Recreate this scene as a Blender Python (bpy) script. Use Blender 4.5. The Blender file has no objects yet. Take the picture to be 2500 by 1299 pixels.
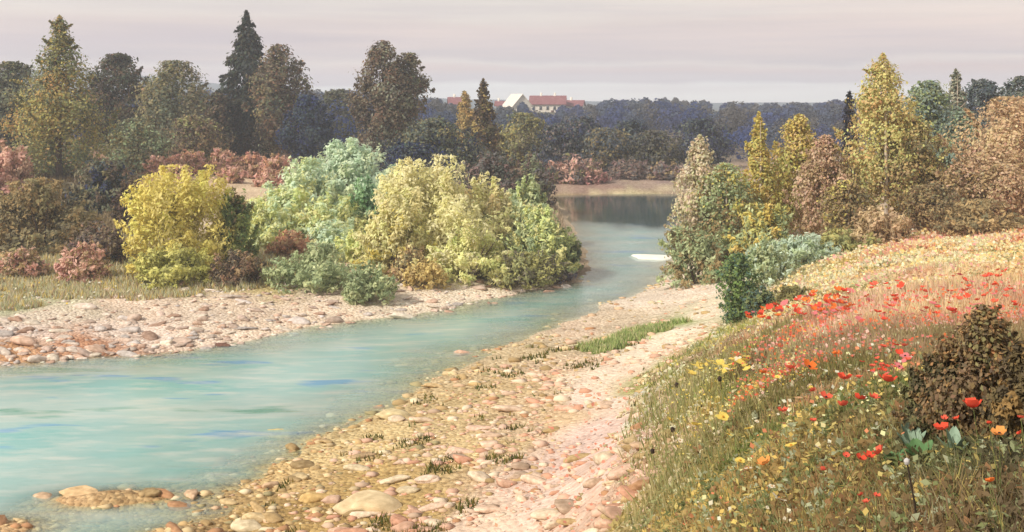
import bpy, math
import numpy as np
from math import radians, pi, sin, cos

# ------------------------------------------------------------------ camera, light, sky
S = bpy.context.scene
COL = S.collection
F = 2680.0            # focal length in photo pixels (photo 2500 wide)
CZ = 10.0             # eye height over the river
HY = 245.0            # horizon row
cam = bpy.data.cameras.new('camera'); camo = bpy.data.objects.new('camera', cam); COL.objects.link(camo)
camo.location = (0, 0, CZ); camo.rotation_euler = (pi / 2, 0, 0)
cam.sensor_width = 36; cam.lens = 36 * F / 2500; cam.shift_y = -(649.5 - HY) / 2500
cam.clip_start = 0.1; cam.clip_end = 20000
S.camera = camo

SUN_ELEV, SUN_AZ = radians(40), radians(-125)       # azimuth measured from +Y towards +X: behind the viewer's left shoulder
sd = bpy.data.lights.new('sun', 'SUN'); so = bpy.data.objects.new('sun', sd); COL.objects.link(so)
sd.energy = 4.3; sd.angle = radians(5); sd.color = (1.0, 0.93, 0.82)
sx, sy, sz = sin(SUN_AZ) * cos(SUN_ELEV), cos(SUN_AZ) * cos(SUN_ELEV), sin(SUN_ELEV)
from mathutils import Vector
so.rotation_euler = Vector((sx, sy, sz)).to_track_quat('Z', 'Y').to_euler()
so.location = (sx * 200, sy * 200, sz * 200)

S.view_settings.view_transform = 'Standard'; S.view_settings.look = 'None'
S.view_settings.exposure = 0.12; S.view_settings.gamma = 1.0; S.view_settings.use_curve_mapping = False
S.cycles.max_bounces = 8; S.cycles.diffuse_bounces = 3; S.cycles.glossy_bounces = 3
S.cycles.transmission_bounces = 4; S.cycles.transparent_max_bounces = 8; S.cycles.volume_bounces = 1

def lin(c, k=1.0):
    o = []
    for v in c[:3]:
        v = v / 255.0
        o.append(k * (v / 12.92 if v <= .04045 else ((v + .055) / 1.055) ** 2.4))
    return tuple(o)
def lin4(c, k=1.0): return lin(c, k) + (1.0,)

W = bpy.data.worlds.new('World'); S.world = W; W.use_nodes = True
nt = W.node_tree; nt.nodes.clear()
def N(t, kind, **kw):
    n = t.nodes.new(kind)
    for k, v in kw.items(): setattr(n, k, v)
    return n
def M2(t, op, a, b=None, c=None):
    n = t.nodes.new('ShaderNodeMath'); n.operation = op
    for i, v in enumerate((a, b, c)):
        if v is None: continue
        if isinstance(v, (int, float)): n.inputs[i].default_value = v
        else: t.links.new(v, n.inputs[i])
    return n.outputs[0]
def ramp(t, fac, stops, interp='LINEAR'):
    r = t.nodes.new('ShaderNodeValToRGB'); r.color_ramp.interpolation = interp
    e = r.color_ramp.elements
    while len(e) < len(stops): e.new(0.5)
    for el, (p, c) in zip(e, stops): el.position = p; el.color = c
    t.links.new(fac, r.inputs[0]); return r.outputs[0]
def mixc(t, fac, a, b, mode='MIX'):
    n = t.nodes.new('ShaderNodeMix'); n.data_type = 'RGBA'; n.blend_type = mode
    for s, v in ((n.inputs[0], fac), (n.inputs[6], a), (n.inputs[7], b)):
        if isinstance(v, (int, float)): s.default_value = v
        elif isinstance(v, tuple): s.default_value = v
        else: t.links.new(v, s)
    return n.outputs[2]
def build_world():
    t = nt
    tc = N(t, 'ShaderNodeTexCoord'); sp = N(t, 'ShaderNodeSeparateXYZ'); t.links.new(tc.outputs['Generated'], sp.inputs[0])
    x, y, z = sp.outputs
    r = M2(t, 'SQRT', M2(t, 'ADD', M2(t, 'MULTIPLY', x, x), M2(t, 'MULTIPLY', y, y)))
    el = M2(t, 'DIVIDE', z, M2(t, 'MAXIMUM', r, .001))
    az = M2(t, 'ARCTAN2', x, y)
    def noise(sx_, sy_, sc, det=4, off=0.0):
        cb = N(t, 'ShaderNodeCombineXYZ')
        t.links.new(M2(t, 'MULTIPLY', az, sx_), cb.inputs[0]); t.links.new(M2(t, 'MULTIPLY', M2(t, 'MINIMUM', el, 2.0), sy_), cb.inputs[1]); cb.inputs[2].default_value = off
        n = N(t, 'ShaderNodeTexNoise'); n.inputs['Scale'].default_value = sc; n.inputs['Detail'].default_value = det
        t.links.new(cb.outputs[0], n.inputs['Vector']); return n.outputs['Fac']
    warp = M2(t, 'MULTIPLY', M2(t, 'SUBTRACT', noise(2.6, 16, 1.5, 6), .5), .042)
    e2 = M2(t, 'ADD', el, M2(t, 'MULTIPLY', warp, M2(t, 'MINIMUM', M2(t, 'MULTIPLY', M2(t, 'MAXIMUM', el, 0), 40), 1)))
    # low clouds: cream at the horizon, pink, mauve, pale warm grey above
    fac = M2(t, 'DIVIDE', e2, .14)
    c = ramp(t, fac, [(0.0, lin4((255, 250, 236))), (.085, lin4((255, 252, 240))), (.115, lin4((204, 186, 182))), (.19, lin4((220, 194, 186))),
                      (.235, lin4((226, 214, 206))), (.275, lin4((194, 184, 186))), (.36, lin4((196, 184, 186))), (.48, lin4((208, 194, 188))), (.56, lin4((216, 207, 198))),
                      (.70, lin4((210, 205, 196))), (1.0, lin4((213, 209, 201)))])
    # slow soft streaks everywhere
    st = noise(3, 60, 1.3, 6, 3.1)
    c = mixc(t, M2(t, 'MULTIPLY', M2(t, 'SUBTRACT', st, .40), 1.3), c, lin4((184, 172, 177)))
    st2 = noise(1.6, 34, 1.0, 4, 9.7)
    c = mixc(t, M2(t, 'MULTIPLY', M2(t, 'MAXIMUM', M2(t, 'SUBTRACT', st2, .50), 0), 3.4), c, lin4((232, 212, 200)))
    sky = N(t, 'ShaderNodeTexSky', sky_type='NISHITA'); sky.sun_disc = False
    sky.sun_elevation = SUN_ELEV; sky.sun_rotation = SUN_AZ; sky.dust_density = 3
    bg1 = N(t, 'ShaderNodeBackground'); t.links.new(sky.outputs[0], bg1.inputs[0]); bg1.inputs[1].default_value = .09
    bg2 = N(t, 'ShaderNodeBackground'); t.links.new(c, bg2.inputs[0]); bg2.inputs[1].default_value = 1.2
    # thin high overcast: a little blue comes through well above the horizon
    cov = M2(t, 'SUBTRACT', 1.0, M2(t, 'MULTIPLY', M2(t, 'MINIMUM', M2(t, 'MAXIMUM', M2(t, 'SUBTRACT', el, .12), 0), 1), .35))
    mx = N(t, 'ShaderNodeMixShader'); t.links.new(cov, mx.inputs[0]); t.links.new(bg1.outputs[0], mx.inputs[1]); t.links.new(bg2.outputs[0], mx.inputs[2])
    o = N(t, 'ShaderNodeOutputWorld'); t.links.new(mx.outputs[0], o.inputs[0])
build_world()

# ------------------------------------------------------------------ small helpers
rng = np.random.default_rng(7)
def tag(o, label=None, cat=None, group=None, kind=None):
    if label: o['label'] = label
    if cat: o['category'] = cat
    if group: o['group'] = group
    if kind: o['kind'] = kind
    return o
def link(name, me, mat=None, parent=None, loc=None):
    o = bpy.data.objects.new(name, me); COL.objects.link(o)
    if mat is not None and me is not None and not me.materials: me.materials.append(mat)
    if parent: o.parent = parent
    if loc is not None: o.location = loc
    return o
def empty(name, loc, rz=0.0):
    o = bpy.data.objects.new(name, None); COL.objects.link(o); o.location = loc; o.rotation_euler.z = rz
    o.empty_display_size = .2
    return o
def npmesh(name, V, Fc, colors=None, smooth=False):
    """V (n,3), Fc (m,k) all faces with k corners"""
    me = bpy.data.meshes.new(name); V = np.ascontiguousarray(V, dtype=np.float32); Fc = np.ascontiguousarray(Fc, dtype=np.int32)
    k = Fc.shape[1]
    me.vertices.add(len(V)); me.vertices.foreach_set('co', V.ravel())
    me.loops.add(Fc.size); me.loops.foreach_set('vertex_index', Fc.ravel())
    me.polygons.add(len(Fc)); me.polygons.foreach_set('loop_start', np.arange(0, Fc.size, k, dtype=np.int32))
    if smooth: me.polygons.foreach_set('use_smooth', np.ones(len(Fc), dtype=bool))
    if colors is not None:
        a = me.color_attributes.new('Col', 'FLOAT_COLOR', 'POINT')
        c4 = np.ones((len(V), 4), dtype=np.float32); c4[:, :3] = colors
        a.data.foreach_set('color', c4.ravel())
    me.update(calc_edges=True)
    return me
def hsh(i, j, s):
    n = (i.astype(np.int64) * 374761393 + j.astype(np.int64) * 668265263 + s * 1442695) & 0xffffffff
    n = ((n ^ (n >> 13)) * 1274126177) & 0xffffffff
    return ((n ^ (n >> 16)) & 0xffff) / 65535.0
def vnoise(x, y, s=0):
    xi = np.floor(x); yi = np.floor(y); fx = x - xi; fy = y - yi
    fx = fx * fx * (3 - 2 * fx); fy = fy * fy * (3 - 2 * fy)
    a = hsh(xi, yi, s); b = hsh(xi + 1, yi, s); c = hsh(xi, yi + 1, s); d = hsh(xi + 1, yi + 1, s)
    return (a * (1 - fx) + b * fx) * (1 - fy) + (c * (1 - fx) + d * fx) * fy
def fbm(x, y, s=0, o=3):
    v = 0; a = .5; t = 0
    for k in range(o): v = v + a * vnoise(x * 2 ** k, y * 2 ** k, s + k); t += a; a *= .5
    return v / t

# ------------------------------------------------------------------ terrain
def unp(px, py, z=0.0):
    s = (py - HY) / F; Y = (CZ - z) / s
    return ((px - 1250) / F * Y, Y)
bank_left = [(-60, 893), (0, 888), (250, 872), (450, 856), (600, 832), (700, 806), (860, 782), (1010, 765), (1200, 728), (1330, 702), (1412, 688), (1426, 640), (1405, 570), (1380, 515), (1340, 484)]
far_shore = [(1345, 477), (1500, 473), (1660, 473), (1900, 474)]
bank_right = [(1900, 500), (1760, 540), (1690, 590), (1645, 640), (1640, 668), (1560, 715), (1470, 752), (1390, 790), (1260, 838), (1150, 880), (1060, 925), (930, 1000), (790, 1060), (690, 1130), (600, 1200), (520, 1299), (440, 1500)]
poly = [(-75, 20), (-40, 37)] + [unp(*p) for p in bank_left + far_shore + bank_right] + [(-12, 8), (-40, -12), (-75, -30)]
P = np.array(poly); Q = np.roll(P, -1, 0)
def wdist(x, y):
    """signed distance to the river outline, negative in the water"""
    x = np.asarray(x, float); y = np.asarray(y, float)
    d = np.full(x.shape, 1e9); ins = np.zeros(x.shape, bool)
    for (ax, ay), (bx, by) in zip(P, Q):
        ex, ey = bx - ax, by - ay
        t = np.clip(((x - ax) * ex + (y - ay) * ey) / (ex * ex + ey * ey + 1e-9), 0, 1)
        d = np.minimum(d, np.hypot(x - ax - t * ex, y - ay - t * ey))
        c = (ay > y) != (by > y)
        with np.errstate(divide='ignore', invalid='ignore'):
            ins ^= c & (x < (bx - ax) * (y - ay) / (by - ay + 1e-12) + ax)
    return np.where(ins, -d, d)
ctrl_px = [  # photo column, row, height of the ground seen there
 (2500, 1299, 8.2), (2300, 1299, 8.15), (2000, 1299, 7.6), (1800, 1299, 6.7), (1650, 1299, 5.5), (1540, 1299, 4.2), (1450, 1299, 2.6), (1300, 1299, 1.3), (1100, 1299, .9), (800, 1299, .45), (300, 1299, .2),
 (2500, 1100, 7.8), (2300, 1100, 7.75), (2100, 1100, 7.5), (1850, 1100, 6.6), (1700, 1100, 5.2), (1580, 1100, 3.2), (1450, 1100, 1.2), (1200, 1100, .8), (900, 1100, .35),
 (2500, 900, 6.9), (2300, 900, 6.8), (2100, 900, 6.5), (1850, 950, 5.6), (1700, 950, 3.6), (1580, 950, 1.7), (1450, 950, .9), (1250, 950, .6),
 (2500, 790, 6.0), (2300, 790, 5.8), (2100, 790, 5.3), (1950, 800, 4.4), (1800, 830, 3.2), (1680, 850, 1.5), (1560, 860, .9), (1400, 860, .5),
 (2500, 690, 5.0), (2300, 690, 4.6), (2100, 700, 3.9), (1950, 720, 2.9), (1820, 770, 2.1), (1720, 760, 1.0), (1620, 740, .6),
 (2500, 590, 3.9), (2300, 600, 3.5), (2100, 625, 3.0), (1950, 660, 2.2), (1850, 690, 1.6), (1700, 680, .7),
 (1300, 1700, 4.4), (600, 1700, 2.4), (600, 1450, .9), (1600, 1700, 6.6), (0, 1500, .25),
 (0, 830, .45), (300, 800, .45), (600, 780, .45), (900, 740, .4), (1200, 705, .4),
 (0, 690, .85), (300, 690, .75), (600, 695, .7), (900, 700, .6), (1150, 690, .6), (1330, 680, .5),
 (0, 460, 2.9), (300, 432, 2.9), (500, 440, 2.6), (700, 452, 2.1), (900, 460, 1.6), (1200, 470, 1.2),
 (150, 370, 3.3), (500, 372, 3.0), (700, 375, 2.6), (900, 380, 2.0), (1150, 400, 1.5), (1350, 440, .8),
 (1500, 455, .8), (1650, 455, .8), (1450, 405, 1.4), (1700, 405, 1.3), (1900, 420, 1.5),
]
ctrl_w = [(0, 0, 8.35), (1.5, 2, 8.3), (8, 0, 8.9), (20, 0, 10.0), (-5, 0, 6.8), (-12, 2, 3.5), (-25, 0, 1.2), (0, -15, 9.3), (20, -15, 11), (-25, -20, 4),
          (45, 45, 6.0), (60, 90, 6), (-60, 60, 1.6), (-80, 100, 3.6), (-30, 200, 3.6), (-120, 220, 5), (0, 250, 3), (60, 250, 3), (130, 200, 5),
          (-100, 500, 6), (0, 380, 7.0), (60, 420, 6), (200, 500, 4), (-600, 900, 6), (0, 1000, 3), (600, 900, 3), (0, 3000, 1), (-3000, 3000, 1), (3000, 3000, 1), (-300, 0, 3), (300, 0, 12), (0, -100, 10)]
cw = [unp(a, b, z) + (z,) for a, b, z in ctrl_px] + ctrl_w
cw = np.array(cw, float)
def warp(x, y):
    q = np.maximum(y, -60) + 75 * 0 + 30.0
    q = np.maximum(q, 6.0)
    return np.stack([x / q * 1.0, np.log(q) * .8], -1)
cwW = warp(cw[:, 0], cw[:, 1])
def tpsk(r2): return .5 * r2 * np.log(r2 + 1e-12)
def tps_fit(Pw, v, reg=1e-4):
    n = len(Pw); D = ((Pw[:, None] - Pw[None]) ** 2).sum(-1); A = np.zeros((n + 3, n + 3))
    A[:n, :n] = tpsk(D) + np.eye(n) * reg; A[:n, n] = 1; A[:n, n + 1:] = Pw; A[n, :n] = 1; A[n + 1:, :n] = Pw.T
    return np.linalg.solve(A, np.concatenate([v, np.zeros(3)]))
tw = tps_fit(cwW, cw[:, 2])
def tps_eval(x, y):
    p = warp(x, y); o = tw[-3] + p[..., 0] * tw[-2] + p[..., 1] * tw[-1]
    for i in range(len(cwW)):
        o = o + tw[i] * tpsk((p[..., 0] - cwW[i, 0]) ** 2 + (p[..., 1] - cwW[i, 1]) ** 2)
    return o
SHOAL = [(-10.6, 27.6, 2.0, .9, .46), (-12.6, 25.6, 2.4, 1.0, .54), (-7.5, 25.0, 1.3, .7, .35)]
def Hgt(x, y):
    x = np.asarray(x, float); y = np.asarray(y, float)
    d = wdist(x, y); z = np.clip(tps_eval(x, y), .12, 14)
    n1 = fbm(x * .25, y * .25, 3) - .5; n2 = fbm(x * 1.3, y * 1.3, 9) - .5
    land = z * (1 - np.exp(-np.maximum(d, 0) / 3.0)) + n1 * .16 * np.clip(d / 3, .3, 2.0) + n2 * .05 * np.clip(d / 2, .5, 1.6)
    dp = -.80 * (1 - np.exp(np.minimum(d, 0) / 5.5)) + n1 * .22 + n2 * .10
    for px_, py_, sx_, sy_, a_ in SHOAL:
        dp = dp + a_ * np.exp(-((x - px_) / sx_) ** 2 - ((y - py_) / sy_) ** 2)
    w = np.clip(d / 1.0 + .5, 0, 1)
    return land * w + dp * (1 - w)
def H1(x, y): return float(Hgt(np.array([x]), np.array([y]))[0])
_ys = np.concatenate([np.arange(2.5, 40, .08), np.arange(40, 160, .3), np.arange(160, 900, 2.5)])
def hit(px, py):
    """world point of the ground seen at a photo column/row"""
    xs = (px - 1250) / F * _ys; zr = CZ - (py - HY) / F * _ys
    h = Hgt(xs, _ys); k = np.argmax(h >= zr)
    if not (h >= zr).any(): k = len(_ys) - 1
    return xs[k], _ys[k], h[k]
def at(px, Y):
    x = (px - 1250) / F * Y; return (x, Y, H1(x, Y))
def proj(x, y, z): return 1250 + F * x / y, HY + F * (CZ - z) / y

# colours of the ground cover: (column, row, sRGB); spread between by distance
gcol = [
 # hillside
 (2480, 1280, (112, 98, 76)), (2250, 1280, (124, 104, 76)), (2000, 1280, (142, 116, 78)), (1800, 1280, (166, 140, 90)), (1650, 1270, (170, 145, 95)),
 (2480, 1130, (88, 84, 64)), (2250, 1150, (100, 98, 68)), (2000, 1180, (126, 114, 78)), (1750, 1180, (186, 164, 100)), (1630, 1120, (196, 168, 96)),
 (2200, 1010, (98, 110, 64)), (1950, 1040, (116, 124, 68)), (1750, 1020, (140, 140, 84)), (1620, 1010, (150, 144, 98)),
 (2150, 930, (190, 150, 118)), (1950, 930, (128, 120, 76)), (1750, 930, (166, 160, 88)), (1620, 930, (168, 164, 96)),
 (2150, 850, (160, 140, 108)), (1950, 860, (140, 122, 88)), (1800, 870, (146, 138, 92)), (1700, 860, (160, 164, 92)),
 (2400, 805, (200, 158, 132)), (2200, 800, (190, 156, 130)), (2000, 790, (186, 144, 116)), (2100, 830, (160, 150, 110)), (2330, 840, (150, 134, 96)), (2420, 745, (226, 190, 150)), (2230, 755, (222, 190, 158)), (2080, 750, (214, 184, 150)), (1880, 790, (160, 140, 112)), (1780, 810, (196, 182, 116)),
 (2450, 690, (228, 188, 146)), (2250, 700, (228, 200, 164)), (2080, 710, (214, 176, 140)), (1950, 730, (150, 140, 84)),
 (2480, 620, (224, 190, 140)), (2350, 630, (236, 212, 164)), (2200, 650, (238, 218, 174)), (2050, 670, (236, 218, 188)), (1930, 690, (206, 190, 150)),
 (2450, 590, (206, 140, 104)), (2200, 600, (222, 160, 138)), (2060, 620, (180, 164, 96)),
 (1575, 1090, (176, 162, 114)), (1585, 1180, (170, 158, 110)), (1590, 1270, (176, 160, 116)), (1560, 1020, (170, 164, 116)),
 # path
 (1700, 770, (238, 222, 196)), (1640, 815, (238, 222, 198)), (1580, 860, (238, 220, 196)), (1480, 920, (238, 216, 192)), (1450, 980, (230, 208, 190)), (1440, 1060, (228, 200, 186)),
 (1400, 1130, (228, 198, 184)), (1330, 1200, (226, 198, 180)), (1480, 1150, (224, 192, 176)), (1200, 1285, (224, 198, 174)), (1400, 1270, (222, 190, 168)), (1500, 1240, (206, 172, 148)),
 # gravel bank
 (1690, 710, (236, 218, 198)), (1600, 740, (232, 214, 194)), (1450, 800, (222, 198, 172)), (1520, 790, (216, 196, 168)), (1300, 880, (206, 184, 146)), (1380, 900, (218, 192, 160)), (1250, 950, (206, 180, 136)), (1350, 1000, (212, 184, 146)),
 (1100, 1000, (200, 176, 130)), (1150, 1100, (206, 180, 132)), (900, 1080, (212, 188, 138)), (900, 1180, (190, 160, 104)), (650, 1150, (206, 176, 124)), (1000, 1280, (180, 152, 98)), (700, 1270, (176, 146, 92)), (400, 1250, (190, 158, 112)), (100, 1290, (206, 170, 126)),
 (1560, 820, (150, 164, 92)), (1640, 790, (150, 164, 92)),
 # left bar
 (0, 700, (186, 182, 156)), (50, 820, (220, 202, 190)), (300, 810, (226, 206, 190)), (500, 800, (232, 212, 190)), (100, 760, (216, 200, 180)), (350, 750, (222, 200, 178)), (620, 760, (224, 202, 178)), (800, 740, (232, 212, 188)),
 (1000, 735, (240, 224, 200)), (1150, 718, (240, 224, 200)), (1300, 690, (206, 186, 170)), (150, 700, (190, 186, 150)), (400, 700, (186, 176, 128)), (650, 700, (190, 172, 120)), (60, 740, (186, 184, 150)), (200, 860, (190, 140, 108)), (40, 870, (196, 150, 110)),
 (100, 650, (170, 140, 108)), (400, 670, (150, 124, 84)), (700, 620, (222, 204, 186)), (800, 640, (220, 200, 180)), (1000, 660, (170, 140, 96)), (1300, 650, (130, 110, 80)),
 (600, 436, (222, 196, 164)), (400, 428, (216, 182, 150)), (750, 452, (222, 200, 170)), (320, 400, (180, 140, 110)), (600, 395, (170, 124, 104)), (200, 430, (110, 96, 74)), (60, 500, (110, 100, 70)), (950, 450, (120, 120, 80)),
 (500, 370, (90, 80, 60)), (1000, 390, (80, 80, 66)), (1400, 440, (150, 122, 100)), (1550, 440, (176, 152, 136)), (1650, 450, (190, 166, 146)), (1550, 474, (222, 208, 164)), (1500, 456, (150, 128, 122)), (1620, 455, (158, 136, 130)), (1450, 462, (160, 132, 118)), (1600, 462, (170, 148, 132)), (1700, 400, (120, 110, 96)), (1400, 400, (96, 92, 76)), (1600, 300, (90, 96, 80)), (800, 300, (80, 84, 60)),
]
gw = np.array([unp(a, b, 0) if b < 480 and a > 1300 else hit(a, b)[:2] for a, b, c in gcol]); gC = np.array([lin(c) for _, _, c in gcol])
def gwarp(x, y):
    q = np.maximum(y + 3.0, 2.0); return np.stack([x / q * 1.6, np.log(q) * 1.0], -1)
gW = gwarp(gw[:, 0], gw[:, 1])
def gcolor(x, y, jitter=.05):
    x = np.asarray(x, float); y = np.asarray(y, float); p = gwarp(x, y)
    jx = (fbm(x * .35, y * .35, 21) - .5) * jitter * 2; jy = (fbm(x * .35, y * .35, 33) - .5) * jitter * 2
    num = np.zeros(x.shape + (3,)); den = np.zeros(x.shape)
    for i in range(len(gW)):
        w = 1.0 / (((p[..., 0] + jx - gW[i, 0]) ** 2 + (p[..., 1] + jy - gW[i, 1]) ** 2) + 2e-4) ** 2.2
        num += w[..., None] * gC[i]; den += w
    return num / den[..., None]

def axis(lo, hi, step, far_lo, far_hi, g=1.13):
    a = list(np.arange(lo, hi + 1e-6, step)); s = step; v = hi
    while v < far_hi: s *= g; v += s; a.append(v)
    s = step; v = lo; b = []
    while v > far_lo: s *= g; v -= s; b.append(v)
    return np.array(b[::-1] + a)
gx = axis(-20, 24, .24, -1400, 1400, 1.08); gy = axis(2, 66, .26, -250, 1400, 1.05)
GX, GY = np.meshgrid(gx, gy); GZ = Hgt(GX, GY)
far = np.clip((np.hypot(GX, GY) - 500) / 500, 0, 1); GZ = GZ * (1 - far) + 1.5 * far
GD = wdist(GX, GY)

# hillside foot: everything uphill of this line is meadow
foot = np.array([unp(1990, 640, 2.2), unp(1880, 700, 1.7), unp(1800, 770, 2.0), unp(1690, 850, 1.6), unp(1570, 925, 1.5), unp(1545, 1000, 2.2), unp(1560, 1100, 2.9), unp(1560, 1200, 3.6), unp(1545, 1299, 4.2), unp(1500, 1700, 6), (-3, 0), (-6, -60)])
def uphill(x, y):
    """positive on the meadow side of the foot line (x beyond the line at that y)"""
    o = np.argsort(foot[:, 1]); return x - np.interp(y, foot[o, 1], foot[o, 0])
pathL = [(1700, 745, 95), (1650, 800, 60), (1590, 850, 110), (1500, 910, 150), (1450, 980, 150), (1430, 1060, 190), (1390, 1130, 260), (1330, 1210, 340), (1300, 1299, 420)]
pp = np.array([hit(a, b)[:2] for a, b, w in pathL]); pw = np.array([w / 2 * p[1] / F for (a, b, w), p in zip(pathL, pp)])
def pathness(x, y):
    o = np.argsort(pp[:, 1]); cx = np.interp(y, pp[o, 1], pp[o, 0]); w = np.interp(y, pp[o, 1], pw[o])
    inside = (np.abs(x - cx) < w * (.85 + .4 * fbm(x * .6, y * .6, 5))) & (y > pp[:, 1].min() - 3) & (y < pp[:, 1].max() + 1)
    return inside

# ------------------------------------------------------------------ materials
def newmat(name):
    m = bpy.data.materials.new(name); m.use_nodes = True; m.node_tree.nodes.clear(); return m
def attr(t, name='Col'):
    n = N(t, 'ShaderNodeAttribute'); n.attribute_name = name; return n
def nz(t, scale, detail=4, vec=None, rough=.55):
    n = N(t, 'ShaderNodeTexNoise'); n.inputs['Scale'].default_value = scale; n.inputs['Detail'].default_value = detail; n.inputs['Roughness'].default_value = rough
    if vec is not None: t.links.new(vec, n.inputs['Vector'])
    return n
def out(t, sh):
    o = N(t, 'ShaderNodeOutputMaterial'); t.links.new(sh, o.inputs[0])
def mat_ground(name, pebbly=1.0):
    m = newmat(name); t = m.node_tree
    geo = N(t, 'ShaderNodeNewGeometry'); pos = geo.outputs['Position']
    a = attr(t); c = a.outputs['Color']
    n1 = nz(t, 1.5, 7, pos, .7); n2 = nz(t, 7, 4, pos)
    vo = N(t, 'ShaderNodeTexVoronoi'); vo.inputs['Scale'].default_value = 7.5; t.links.new(pos, vo.inputs['Vector'])
    hsv = N(t, 'ShaderNodeHueSaturation'); t.links.new(c, hsv.inputs['Color'])
    t.links.new(M2(t, 'ADD', M2(t, 'MULTIPLY', n1.outputs['Fac'], .5), .78), hsv.inputs['Value'])
    c = hsv.outputs[0]
    c = mixc(t, M2(t, 'MULTIPLY', M2(t, 'SUBTRACT', n2.outputs['Fac'], .42), 1.3 * pebbly), c, mixc(t, 1.0, c, (.60, .52, .42, 1), 'MULTIPLY'))
    bw = N(t, 'ShaderNodeRGBToBW'); t.links.new(vo.outputs['Color'], bw.inputs[0])
    vc = mixc(t, .55 * pebbly, c, mixc(t, 1.0, c, bw.outputs[0], 'SOFT_LIGHT'))
    b = N(t, 'ShaderNodeBsdfPrincipled'); t.links.new(vc, b.inputs['Base Color']); b.inputs['Roughness'].default_value = .92; b.inputs['Specular IOR Level'].default_value = .2
    bm = N(t, 'ShaderNodeBump'); bm.inputs['Strength'].default_value = .9; bm.inputs['Distance'].default_value = .07
    hgt = M2(t, 'ADD', M2(t, 'MULTIPLY', vo.outputs['Distance'], -1.0 * pebbly), n2.outputs['Fac'])
    t.links.new(hgt, bm.inputs['Height']); t.links.new(bm.outputs[0], b.inputs['Normal']); out(t, b.outputs[0]); return m
MG = mat_ground('pebbly_ground'); MP = mat_ground('trodden_earth', .6)
def mat_leaf(name='foliage', trans=.42):
    m = newmat(name); t = m.node_tree; a = attr(t)
    d = N(t, 'ShaderNodeBsdfDiffuse'); tr = N(t, 'ShaderNodeBsdfTranslucent'); mx = N(t, 'ShaderNodeMixShader'); mx.inputs[0].default_value = trans
    t.links.new(a.outputs['Color'], d.inputs[0]); t.links.new(a.outputs['Color'], tr.inputs[0])
    t.links.new(d.outputs[0], mx.inputs[1]); t.links.new(tr.outputs[0], mx.inputs[2]); out(t, mx.outputs[0]); return m
ML = mat_leaf()
def mat_plain(name, col, rough=.8, ns=8, amt=.35, k=1.0, spec=.25, objcol=False):
    m = newmat(name); t = m.node_tree
    tc = N(t, 'ShaderNodeTexCoord'); n = nz(t, ns, 5, tc.outputs['Object'])
    if objcol:
        oi = N(t, 'ShaderNodeObjectInfo'); c = oi.outputs['Color']
    else:
        r = N(t, 'ShaderNodeRGB'); r.outputs[0].default_value = lin4(col, k); c = r.outputs[0]
    dk = mixc(t, 1.0, c, (.5, .47, .42, 1), 'MULTIPLY'); lt = mixc(t, .12, c, (.9, .85, .75, 1))
    c2 = mixc(t, ramp(t, n.outputs['Fac'], [(.3, (1, 1, 1, 1)), (.7, (0, 0, 0, 1))]), c, mixc(t, amt * 1.6, c, dk))
    c2 = mixc(t, M2(t, 'MULTIPLY', M2(t, 'MAXIMUM', M2(t, 'SUBTRACT', n.outputs['Fac'], .55), 0), 3.0), c2, lt)
    b = N(t, 'ShaderNodeBsdfPrincipled'); t.links.new(c2, b.inputs['Base Color']); b.inputs['Roughness'].default_value = rough; b.inputs['Specular IOR Level'].default_value = spec
    bm = N(t, 'ShaderNodeBump'); bm.inputs['Strength'].default_value = .35; bm.inputs['Distance'].default_value = .03
    t.links.new(n.outputs['Fac'], bm.inputs['Height']); t.links.new(bm.outputs[0], b.inputs['Normal']); out(t, b.outputs[0]); return m
MBARK = mat_plain('brown_bark', (92, 76, 62), .9, 6); MPALE = mat_plain('pale_bark', (206, 192, 176), .8, 3, .6); MREDBARK = mat_plain('orange_bark', (184, 138, 112), .85, 4)
MSTONE = mat_plain('river_stone', None, .88, 4.5, .55, objcol=True)
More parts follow.
